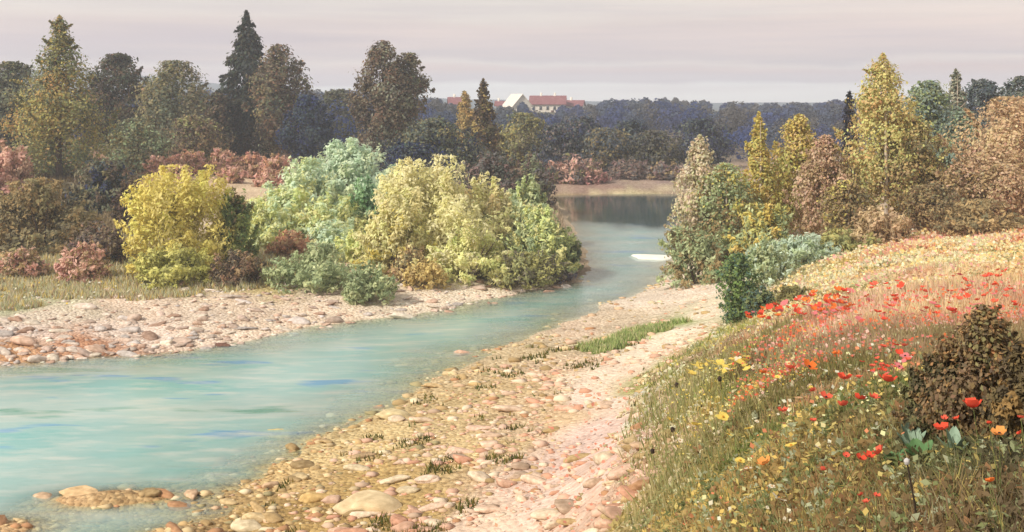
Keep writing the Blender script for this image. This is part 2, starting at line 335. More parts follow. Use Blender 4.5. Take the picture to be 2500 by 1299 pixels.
def mat_water():
    m = newmat('milky_turquoise_water'); t = m.node_tree
    geo = N(t, 'ShaderNodeNewGeometry'); pos = geo.outputs['Position']
    mp = N(t, 'ShaderNodeMapping'); t.links.new(pos, mp.inputs[0]); mp.inputs['Rotation'].default_value = (0, 0, radians(-28)); mp.inputs['Scale'].default_value = (.35, 1.25, 1)
    dep = attr(t, 'depth').outputs['Fac']
    n1 = nz(t, .28, 4, mp.outputs[0]); n2 = nz(t, .55, 3, mp.outputs[0]); n3 = nz(t, 2.6, 4, mp.outputs[0])
    deep = mixc(t, ramp(t, n1.outputs['Fac'], [(.40, (0, 0, 0, 1)), (.62, (1, 1, 1, 1))]), lin4((178, 204, 198)), lin4((126, 190, 188)))
    deep = mixc(t, ramp(t, n2.outputs['Fac'], [(.60, (0, 0, 0, 1)), (.66, (1, 1, 1, 1))]), deep, lin4((100, 166, 206)))
    deep = mixc(t, ramp(t, n1.outputs['Fac'], [(.33, (1, 1, 1, 1)), (.38, (0, 0, 0, 1))]), deep, lin4((92, 162, 142)))
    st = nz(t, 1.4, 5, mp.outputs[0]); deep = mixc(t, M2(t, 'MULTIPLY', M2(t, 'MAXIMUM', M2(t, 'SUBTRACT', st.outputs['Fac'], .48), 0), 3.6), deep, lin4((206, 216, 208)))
    painted_reflection = attr(t, 'painted_reflection').outputs['Fac']; deep = mixc(t, M2(t, 'MULTIPLY', painted_reflection, .9), deep, mixc(t, n2.outputs['Fac'], lin4((44, 58, 46)), lin4((10, 62, 84))))  # dark reflection of the far trees painted into the water colour
    op = M2(t, 'SUBTRACT', 1.0, M2(t, 'POWER', 2.718, M2(t, 'MULTIPLY', M2(t, 'MAXIMUM', M2(t, 'ADD', dep, M2(t, 'MULTIPLY', M2(t, 'SUBTRACT', n3.outputs['Fac'], .5), .12)), 0), -3.2)))
    op = M2(t, 'MULTIPLY', op, .93)
    df = N(t, 'ShaderNodeBsdfDiffuse'); t.links.new(deep, df.inputs[0])
    tr = N(t, 'ShaderNodeBsdfTransparent'); tr.inputs[0].default_value = (.90, .97, .94, 1)
    mx = N(t, 'ShaderNodeMixShader'); t.links.new(op, mx.inputs[0]); t.links.new(tr.outputs[0], mx.inputs[1]); t.links.new(df.outputs[0], mx.inputs[2])
    gl = N(t, 'ShaderNodeBsdfGlossy'); gl.inputs['Roughness'].default_value = .07
    bm = N(t, 'ShaderNodeBump'); bm.inputs['Strength'].default_value = .32; bm.inputs['Distance'].default_value = .05
    nr = nz(t, 4.5, 5, mp.outputs[0]); t.links.new(nr.outputs['Fac'], bm.inputs['Height'])
    vm = N(t, 'ShaderNodeVectorMath'); vm.operation = 'DOT_PRODUCT'; t.links.new(geo.outputs['Incoming'], vm.inputs[0]); t.links.new(geo.outputs['Normal'], vm.inputs[1])
    fres = M2(t, 'ADD', .02, M2(t, 'MULTIPLY', .98, M2(t, 'POWER', M2(t, 'SUBTRACT', 1.0, M2(t, 'ABSOLUTE', vm.outputs['Value'])), 5.0)))   # same from above and below
    t.links.new(bm.outputs[0], gl.inputs['Normal']); t.links.new(M2(t, 'SUBTRACT', .55, M2(t, 'MULTIPLY', painted_reflection, .50)), bm.inputs['Strength'])
    m2 = N(t, 'ShaderNodeMixShader'); t.links.new(fres, m2.inputs[0]); t.links.new(mx.outputs[0], m2.inputs[1]); t.links.new(gl.outputs[0], m2.inputs[2])
    out(t, m2.outputs[0]); return m
MW = mat_water()

# ------------------------------------------------------------------ ground pieces, all cut from one sheet
def build_ground():
    ny, nx = GX.shape; idx = np.arange(ny * nx).reshape(ny, nx)
    Vall = np.stack([GX, GY, GZ], -1).reshape(-1, 3)
    near = (np.hypot(GX, GY) < 1500)
    C = gcolor(GX, GY)
    # under water: olive, ochre and grey gravel
    dn = fbm(GX * .5, GY * .5, 50)[..., None]
    bed = np.array(lin((146, 128, 80))) * (1 - dn) + np.array(lin((182, 160, 112))) * dn
    wet = np.clip((-GZ + .02) / .12, 0, 1)[..., None]
    C = C * (1 - wet) + (bed * .75 + C * .25) * wet
    # clumpy variation of the ground cover itself
    v = (fbm(GX * .8, GY * .8, 71) - .5)[..., None]
    C = np.clip(C * (1 + .5 * v) * .80, 0, .8)
    C = C.reshape(-1, 3)
    fx = (GX[:-1, :-1] + GX[1:, 1:]) / 2; fy = (GY[:-1, :-1] + GY[1:, 1:]) / 2; fd = (GD[:-1, :-1] + GD[1:, 1:]) / 2
    fz = (GZ[:-1, :-1] + GZ[1:, 1:]) / 2
    quads = np.stack([idx[:-1, :-1], idx[:-1, 1:], idx[1:, 1:], idx[1:, :-1]], -1)
    up = uphill(fx, fy)
    cls = np.full(fx.shape, 0)                      # far land
    inland = (fy < 150)
    cls[(fd < 0)] = 1                               # river bed
    right = fx > np.interp(fy, [20, 45, 60, 120], [-30, -3, 4, 13])
    cls[(fd >= 0) & right & (fy < 64)] = 2          # gravel bank
    cls[(fd >= 0) & ~right & (fy < 64)] = 3         # gravel bar
    cls[(fd >= 0) & (up > 0) & (fy < 64) & (fx > -6)] = 4        # hillside
    cls[(fd > 1.0) & pathness(fx, fy) & (up < .8)] = 5
    names = {0: ('terrain', 'open grassy land with woods stretching to the horizon beyond the river'), 1: ('river_bed', 'submerged gravel bed showing through the shallow edges of the river'),
             2: ('gravel_bank', 'stony tan riverbank sloping down to the turquoise water in front'), 3: ('gravel_bar', 'pale pinkish gravel bar on the far side of the river below the yellow bushes'),
             4: ('hillside_meadow_ground', 'sloping meadow ground under the poppies and dry grass'), 5: ('footpath', 'pale pink earth footpath between the stony bank and the flowery slope')}
    res = {}
    for k, (nm, lb) in names.items():
        q = quads[cls == k]
        if not len(q): continue
        u, inv = np.unique(q, return_inverse=True)
        me = npmesh(nm, Vall[u], inv.reshape(q.shape), C[u], smooth=True)
        o = link(nm, me, MP if k in (4, 5) else MG); tag(o, lb, None, None, 'structure'); res[k] = o
    # water sheet
    gx2 = axis(-20, 24, .4, -80, 40, 1.1); gy2 = axis(14, 70, .4, -15, 125, 1.04)
    X, Y = np.meshgrid(gx2, gy2); Z = Hgt(X, Y); D = wdist(X, Y)
    id2 = np.arange(X.size).reshape(X.shape); q = np.stack([id2[:-1, :-1], id2[:-1, 1:], id2[1:, 1:], id2[1:, :-1]], -1)
    keep = (np.minimum.reduce([D[:-1, :-1], D[1:, 1:], D[1:, :-1], D[:-1, 1:]]) < 2.0)
    q = q[keep]; u, inv = np.unique(q, return_inverse=True)
    V = np.stack([X, Y, np.zeros_like(X)], -1).reshape(-1, 3)[u]
    me = npmesh('river_water', V, inv.reshape(q.shape), None, True)
    a = me.attributes.new('depth', 'FLOAT', 'POINT'); a.data.foreach_set('value', (-Z.reshape(-1)[u]).astype(np.float32))
    pv = V[:, 1] + 9 * (fbm(V[:, 0] * .35, V[:, 1] * .10, 62, 4) - .5); pl = np.clip((pv - 84) / 5, 0, 1) * np.clip((118 - V[:, 1]) / 2, 0, 1)  # mask of the far bend where the dark tree reflection is painted
    a = me.attributes.new('painted_reflection', 'FLOAT', 'POINT'); a.data.foreach_set('value', pl.astype(np.float32))
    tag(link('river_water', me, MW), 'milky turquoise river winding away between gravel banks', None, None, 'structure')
    return res
G = build_ground()

# distant blue hills at left
def build_hills():
    xs = np.linspace(-900, 700, 160); ys = np.linspace(900, 1350, 26); X, Y = np.meshgrid(xs, ys)
    prof = np.interp(X, [-900, -560, -400, -310, -190, -60, 200, 700], [38, 44, 40, 30, 20, 13, 9, 8])
    Z = prof * np.sin(np.clip((Y - 900) / 350, 0, 1) * pi / 2) * (.85 + .35 * fbm(X * .006, Y * .004, 8)) - 2
    idx = np.arange(X.size).reshape(X.shape); q = np.stack([idx[:-1, :-1], idx[:-1, 1:], idx[1:, 1:], idx[1:, :-1]], -1).reshape(-1, 4)
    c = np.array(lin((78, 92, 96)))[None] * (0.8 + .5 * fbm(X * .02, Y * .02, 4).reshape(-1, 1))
    tag(link('hills', npmesh('hills', np.stack([X, Y, Z], -1).reshape(-1, 3), q, c, True), MG), 'low blue wooded hills on the skyline behind the left-hand trees', None, None, 'structure')
build_hills()

# ------------------------------------------------------------------ foliage
def leaves_mesh(name, C, Nn, size, colors, T=None, asp=1.7, tri=False, r=rng):
    n = len(C)
    Nn = Nn / (np.linalg.norm(Nn, axis=1, keepdims=True) + 1e-9)
    if T is None: T = r.normal(size=(n, 3))
    T = T - (T * Nn).sum(1, keepdims=True) * Nn; T /= (np.linalg.norm(T, axis=1, keepdims=True) + 1e-9)
    B = np.cross(Nn, T); s = np.asarray(size).reshape(-1, 1) * .5
    if tri:
        V = np.stack([C + T * s * asp, C - T * s * asp * .6 + B * s, C - T * s * asp * .6 - B * s], 1).reshape(-1, 3); k = 3
    else:
        V = np.stack([C + T * s * asp, C + B * s + T * s * .15, C - T * s * asp, C - B * s + T * s * .15], 1).reshape(-1, 3); k = 4
    Fc = np.arange(n * k).reshape(n, k)
    return npmesh(name, V, Fc, np.repeat(colors, k, 0))
def prof(kind, t):
    if kind == 'spruce': return np.clip((1 - t) ** .85, 0, 1) * (.78 + .22 * ((t * 9) % 1)) + .02
    if kind == 'spire': return np.where(t < .25, .85 + .6 * t, np.clip(1.32 * (1 - t) ** .92, 0, 1)) + .02
    if kind == 'birch': return np.where(t < .35, .72 + .28 * np.sin(t / .35 * pi / 2), np.clip(((1 - t) / .65) ** .72, 0, 1)) + .02
    if kind == 'oval': return np.clip(np.sin(pi * np.clip(t * .82 + .16, 0, 1)) ** .6, 0, 1)
    if kind == 'round': return np.sqrt(np.clip(1 - (t * 1.15 - .25) ** 2 / .81, 0, 1))
    return np.sqrt(np.clip(1 - t ** 2.2, 0, 1)) * (1 - .12 * np.exp(-t * 9))       # bush
def spray_bush(name, Hh, Wd, n, leaf, pal, r, depth=.9):
    """a willowy bush: leafy shoots fanning out from the base to an uneven dome"""
    R = Wd / 2; K = 170; ph = r.uniform(0, 6, 6)
    pal = np.array([lin(c, 1.62) for c in pal]); pal *= np.minimum(1, 0.80 / pal.max(1, keepdims=True)); g = pal.mean(1, keepdims=True); pal = pal * .86 + g * .12 + .024
    # a few main stems, each carrying a puff of shoots of its own height
    M = 11; ma = r.uniform(0, 2 * pi, M); mq = np.sqrt(r.random(M)) * .72; mh = np.sqrt(np.clip(1 - mq ** 2.4, 0, 1)) * r.uniform(.62, 1.0, M); mh[0] = 1.0; mq[0] = .15
    mc = np.stack([np.cos(ma) * mq * R, np.sin(ma) * mq * R * depth, mh * Hh], 1); mr = R * r.uniform(.30, .52, M)
    which = r.integers(0, M, K); dv = r.normal(size=(K, 3)); dv[:, 2] = np.abs(dv[:, 2]) * 1.0 - .25; dv /= np.linalg.norm(dv, axis=1, keepdims=True)
    tip = mc[which] + dv * mr[which][:, None] * np.array([1.0, depth, .85]) - np.array([0, 0, .45]) * mr[which][:, None]
    low = r.random(K) < .42; a = r.uniform(0, 2 * pi, K); q = r.uniform(.5, 1.0, K); zz = r.uniform(.05, .55, K)
    tip[low] = np.stack([np.cos(a) * q * R, np.sin(a) * q * R * depth, zz * Hh], 1)[low]
    d_ = tip * np.array([1, 1, .9]) - np.array([0, 0, Hh * .05]); L = r.uniform(.22, .42, K)[:, None]; d_[:, 2] += Hh * .12
    col = pal[r.integers(0, len(pal), K)] * r.uniform(.86, 1.14, (K, 1)); sz_ = r.uniform(.5, 1.4, K); pk = r.choice(K, n, p=sz_ / sz_.sum())
    u = r.random((n, 1)) ** .75; wob = r.normal(size=(n, 3)) * (R * .085 * (1.25 - u * .95)) * np.array([1, 1, .8])
    C = tip[pk] - d_[pk] * L[pk] * (1 - u) + wob
    C[:, 2] = np.clip(C[:, 2], Hh * .01, Hh * 1.02)
    dn = d_[pk] / (np.linalg.norm(d_[pk], axis=1, keepdims=True) + 1e-6)
    ax = np.stack([C[:, 0], C[:, 1], (C[:, 2] - Hh * .3) * .9], 1); ax /= np.linalg.norm(ax, axis=1, keepdims=True) + 1e-6
    wn = wob / (np.linalg.norm(wob, axis=1, keepdims=True) + 1e-6)
    Nn = ax * .55 + wn * .45 + r.normal(size=(n, 3)) * .36 + np.array([0, 0, .25])
    cl = col[pk] * r.uniform(.84, 1.2, (n, 1)); mix_ = r.random(n) < .25; cl[mix_] = pal[r.integers(0, len(pal), mix_.sum())]
    cl = np.maximum(cl, .008); T = dn * 1.2 + r.normal(size=(n, 3)) * .5
    return leaves_mesh(name, C, Nn, leaf * r.uniform(.45, 1.35, n), cl * np.minimum(1, .85 / cl.max(1, keepdims=True)), T, 2.3, False, r)
def crown(name, Hh, Wd, kind, n, leaf, pal, r, base=.12, depth=.9, tri=False):
    R = Wd / 2; nl = int(np.clip(26 + Hh / max(Wd, .1) * 30, 45, 130)) if kind != 'bush' else 80
    z0 = Hh * base; hh = Hh - z0; ph = r.uniform(0, 6, 6)
    def rim(t, a):           # uneven outline: bulges and notches round the crown
        return R * prof(kind, t) * (1 + .16 * np.sin(a * 2 + ph[0] + t * 5) + .12 * np.sin(a * 3 + ph[1] - t * 9) + .10 * np.sin(t * 23 + ph[2] + a))
    tl = r.uniform(0.0, .97, nl) ** (1.2 if kind in ('spruce', 'spire') else 1.0); al = r.uniform(0, 2 * pi, nl); pr = prof(kind, tl)
    lr = R * r.uniform(.14, .34, nl) * (.40 + .60 * pr)
    rl = np.maximum(rim(tl, al) - lr * .8, 0) * r.uniform(.45, 1.0, nl)
    lc = np.stack([np.cos(al) * rl, np.sin(al) * rl * depth, z0 + tl * hh - lr * .2], 1)
    pal = np.array([lin(c, 1.62) for c in pal]); pal *= np.minimum(1, .70 / pal.max(1, keepdims=True)); g = pal.mean(1, keepdims=True); pal = pal * .86 + g * .12 + .024
    lcol = pal[r.integers(0, len(pal), nl)] * r.uniform(.84, 1.14, (nl, 1))
    w = lr ** 1.8; pk = r.choice(nl, n, p=w / w.sum())
    dv = r.normal(size=(n, 3)); dv[:, 2] = dv[:, 2] * .85 + .22; dl = np.linalg.norm(dv, axis=1, keepdims=True); dn = dv / dl
    C = lc[pk] + dv * lr[pk][:, None] * .62 * np.array([1, depth, 1.25 if kind in ('birch', 'spire', 'oval') else .95])
    if kind == 'spruce': C[:, 2] -= (np.hypot(C[:, 0], C[:, 1]) * .35)
    t = (C[:, 2] - z0) / hh; ang = np.arctan2(C[:, 1], C[:, 0]); rad = np.hypot(C[:, 0], C[:, 1] / depth)
    lim = rim(np.clip(t, 0, 1), ang) * (1.04 + .13 * r.normal(size=n)) + leaf * 1.5
    sc = np.clip(lim / (rad + 1e-6), 0, 1); C[:, 0] *= sc; C[:, 1] *= sc
    C[:, 2] = np.where(t > 1.0, z0 + hh * (1 - .15 * r.random(n) ** 2), C[:, 2])
    m = int(n * .14); tt = r.random(m) ** .9; aa = r.uniform(0, 2 * pi, m); qq = rim(tt, aa) * np.sqrt(r.random(m)) * .8
    C[:m] = np.stack([np.cos(aa) * qq, np.sin(aa) * qq * depth, z0 + tt * hh], 1)
    # feathery sprays standing out of the crown
    ns = 46 if kind != 'spruce' else 70; per = max(int(n * .16 / ns), 4); k = m
    for q in range(ns):
        if k + per > n: break
        t0 = r.uniform(.15, .98) if kind != 'bush' else r.uniform(.25, .98); a0 = r.uniform(0, 2 * pi); r0 = float(rim(np.array([t0]), np.array([a0]))[0]) * .86
        L = R * r.uniform(.10, .24) * (1 if kind != 'spruce' else .8); up_ = r.uniform(.5, 1.6) if kind in ('bush', 'round', 'oval') else (r.uniform(.2, 1.2) if kind != 'spruce' else -.25)
        d_ = np.array([cos(a0), sin(a0), up_]); d_ /= np.linalg.norm(d_); u = r.random((per, 1))
        C[k:k + per] = np.array([cos(a0) * r0, sin(a0) * r0 * depth, z0 + t0 * hh * .95]) + d_ * L * u + r.normal(size=(per, 3)) * leaf * .55 * (1.2 - u); k += per
    C[:, 2] = np.maximum(C[:, 2], Hh * .01)
    ax = np.stack([C[:, 0], C[:, 1], (C[:, 2] - z0 - hh * .35) * .5 * Wd / Hh], 1); ax /= np.linalg.norm(ax, axis=1, keepdims=True) + 1e-6
    Nn = dn * .50 + ax * .55 + r.normal(size=(n, 3)) * .42 + np.array([0, 0, .18])
    cl = lcol[pk] * r.uniform(.82, 1.2, (n, 1)) * (1 + r.normal(size=(n, 3)) * .05)
    mixin = r.random(n) < .22; cl[mixin] = pal[r.integers(0, len(pal), mixin.sum())]
    T = r.normal(size=(n, 3))
    if kind == 'spruce': T = np.stack([C[:, 0], C[:, 1], -.35 * R * np.ones(n)], 1) + r.normal(size=(n, 3)) * .2 * R
    elif kind in ('birch',): T = T * .6 + np.array([0, 0, -1.0])
    elif kind == 'bush': T = T * .8 + ax * .8 + np.array([0, 0, .7])
    sz = leaf * r.uniform(.45, 1.4, n)
    return leaves_mesh(name, C, Nn, sz, cl * np.minimum(1, .78 / cl.max(1, keepdims=True)), T, 2.1 if kind in ('spruce', 'bush') else 1.6, tri, r)
def tube(pts, rad, sides=7):
    pts = np.array(pts, float); V = []; k = len(pts)
    for i in range(k):
        d = pts[min(i + 1, k - 1)] - pts[max(i - 1, 0)]; d /= np.linalg.norm(d) + 1e-9
        u = np.cross(d, [0, 1, .01]); u /= np.linalg.norm(u) + 1e-9; v = np.cross(d, u)
        for s in range(sides):
            a = 2 * pi * s / sides; V.append(pts[i] + (u * cos(a) + v * sin(a)) * rad[i])
    Fc = [(i * sides + s, i * sides + (s + 1) % sides, (i + 1) * sides + (s + 1) % sides, (i + 1) * sides + s) for i in range(k - 1) for s in range(sides)]
    return np.array(V), np.array(Fc)
def open_front(me, Hh, Wd, r):
    n = len(me.vertices) // 4; v = np.empty(n * 12, np.float32); me.vertices.foreach_get('co', v); v = v.reshape(n, 4, 3); v[:, :, 1] += .12 * Wd; c = v.mean(1)
    wv = .045 * Wd * (1 + np.sin(c[:, 2] * 2.1)) + .10
    m = (np.abs(c[:, 0]) < wv) & (c[:, 1] < .10 * Wd) & (c[:, 2] < Hh * .72) & (r.random(n) < .62) & (np.sin(c[:, 2] * 5.0) > -.55)
    v[m] += np.stack([np.sign(r.normal(size=m.sum())) * Wd * .16, -2 * c[m, 1] * .3, 0 * c[m, 1]], 1)[:, None, :]
    me.vertices.foreach_set('co', v.ravel()); me.update()
def plant(name, label, cat, px, Y, top, wpx, kind, pal, seed, group=None, bark=None, base=None, x=None, zoff=0., nscale=1.0, limbs=None, leafk=1.0):
    """one tree or bush standing at depth Y, at photo column px, its top at photo row `top`"""
    r = np.random.default_rng(seed); bx = (px - 1250) / F * Y if x is None else x
    gz = H1(bx, Y) if Y < 700 else 1.0
    Hh = CZ - (top - HY) / F * Y - gz; Hh = max(Hh, .3); Wd = wpx / F * Y
    root = empty(name, (bx, Y, gz - .03 + zoff)); tag(root, label, cat, group)
    area = (Hh * F / Y * .41) * (wpx * .41)
    n = int(np.clip(area * 1.62 * nscale, 700, 20000)); leaf = max((2.1 if Y < 90 else 1.9) * Y / 1098, .022) * leafk
    if Y > 90: n = int(n * 1.25)
    bush = cat in ('bush', 'shrub')
    b = base if base is not None else (.0 if bush else (.08 if kind in ('spruce', 'spire') else .14))
    cm = spray_bush('foliage', Hh, Wd, n, leaf, pal, r) if kind == 'bush' else crown('crown', Hh, Wd, kind, n, leaf, pal, r, b)
    if not bush and bark is not None and Y < 90: open_front(cm, Hh, Wd, r)
    link('foliage' if bush else 'crown', cm, ML, root)
    bk = bark or MBARK
    if bush:
        for i in range(3 if wpx > 90 else 2):
            a = r.uniform(0, 2 * pi); q = Wd * .28
            p = [(cos(a) * .05 * Wd, sin(a) * .05 * Wd, -.05), (cos(a) * q * .5, sin(a) * q * .5, Hh * .4), (cos(a) * q, sin(a) * q, Hh * .72)]
            V, f = tube(p, [Hh * .018, Hh * .012, Hh * .004], 5); link('stem', npmesh('stem', V, f, None, True), bk, root)
    else:
        tr = (Hh * .016 + .04) * (.62 if bark is not None else 1); bend = r.normal(0, .02 if bark is None else .006, 2) * Hh
        p = [(0, 0, -.1), (bend[0] * .3, bend[1] * .3, Hh * .3), (bend[0], bend[1], Hh * .65), (bend[0] * .6, bend[1] * .6, Hh * .94)]
        V, f = tube(p, [tr * 1.25, tr * .9, tr * .5, tr * .08]); link('trunk', npmesh('trunk', V, f, None, True), bk, root)
        for i in range(limbs if limbs is not None else 4):
            h0 = Hh * r.uniform(.2, .7); a = r.uniform(0, 2 * pi); L = Wd * .36 * (1 - h0 / Hh * .6)
            x0 = bend[0] * h0 / Hh / .65; y0 = bend[1] * h0 / Hh / .65
            p = [(x0, y0, h0), (x0 + cos(a) * L * .5, y0 + sin(a) * L * .5, h0 + L * .35), (x0 + cos(a) * L, y0 + sin(a) * L, h0 + L * (.9 if kind != 'spruce' else .2))]
            V, f = tube(p, [tr * .4, tr * .25, tr * .06], 5); link('limb', npmesh('limb', V, f, None, True), bk, root)
    return root

# palettes (leaf colours, sRGB)
OLIVE = [(128, 126, 76), (150, 140, 74), (104, 112, 78), (160, 130, 70)]
DKGRN = [(58, 66, 48), (72, 76, 54), (66, 58, 46), (84, 82, 56)]
FIR = [(46, 58, 44), (58, 68, 46), (66, 60, 42), (52, 60, 56)]
GREYG = [(104, 108, 84), (88, 96, 76), (124, 116, 76), (112, 104, 78)]
BROWNG = [(110, 88, 66), (92, 84, 66), (118, 104, 80), (84, 70, 58)]
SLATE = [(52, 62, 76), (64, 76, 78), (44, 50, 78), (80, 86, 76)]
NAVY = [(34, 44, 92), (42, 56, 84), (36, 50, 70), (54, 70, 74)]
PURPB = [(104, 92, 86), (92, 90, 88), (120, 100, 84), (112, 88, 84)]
YELL = [(236, 218, 104), (242, 226, 120), (216, 204, 100), (226, 212, 126), (190, 186, 92)]
PYELL = [(240, 234, 174), (246, 238, 186), (228, 222, 152), (236, 224, 160), (212, 212, 144)]
PGRN = [(190, 202, 158), (202, 210, 166), (178, 194, 158), (206, 206, 146)]
TEALG = [(168, 186, 162), (180, 194, 168), (154, 172, 148), (190, 200, 162)]
GYEL = [(190, 194, 124), (204, 204, 130), (170, 180, 116), (214, 208, 142)]
GRN = [(110, 128, 66), (128, 142, 72), (92, 110, 60), (142, 146, 74)]
SAGE = [(146, 156, 112), (128, 142, 104), (162, 168, 124), (116, 128, 88)]
PINK = [(186, 150, 130), (196, 156, 140), (168, 142, 116), (180, 136, 124)]
RUST = [(152, 108, 82), (166, 122, 88), (134, 102, 78), (150, 126, 88)]
OLBR = [(138, 118, 76), (122, 108, 72), (154, 130, 84), (112, 106, 76)]
DKBR = [(78, 62, 46), (92, 74, 50), (66, 56, 46), (104, 84, 54)]
BIRCH = [(178, 170, 104), (168, 166, 96), (190, 172, 108), (156, 158, 96), (184, 154, 98)]
PBIRCH = [(204, 192, 168), (186, 178, 144), (196, 176, 150), (168, 164, 120)]
ORNG = [(176, 150, 114), (168, 142, 108), (158, 138, 104), (176, 156, 116)]
PNKBR = [(176, 152, 124), (166, 138, 106), (150, 130, 94), (186, 154, 128)]
YGRN = [(176, 166, 82), (190, 170, 78), (154, 152, 80), (200, 176, 96)]
BLGR = [(112, 128, 108), (98, 116, 104), (128, 136, 100), (90, 104, 100)]
INDIGO = [(38, 38, 54), (46, 48, 62), (36, 42, 48), (54, 50, 60)]
PBLUE = [(164, 178, 160), (150, 166, 146), (176, 186, 166), (136, 150, 112)]
TEALD = [(84, 108, 72), (110, 132, 66), (72, 98, 82), (96, 112, 62)]

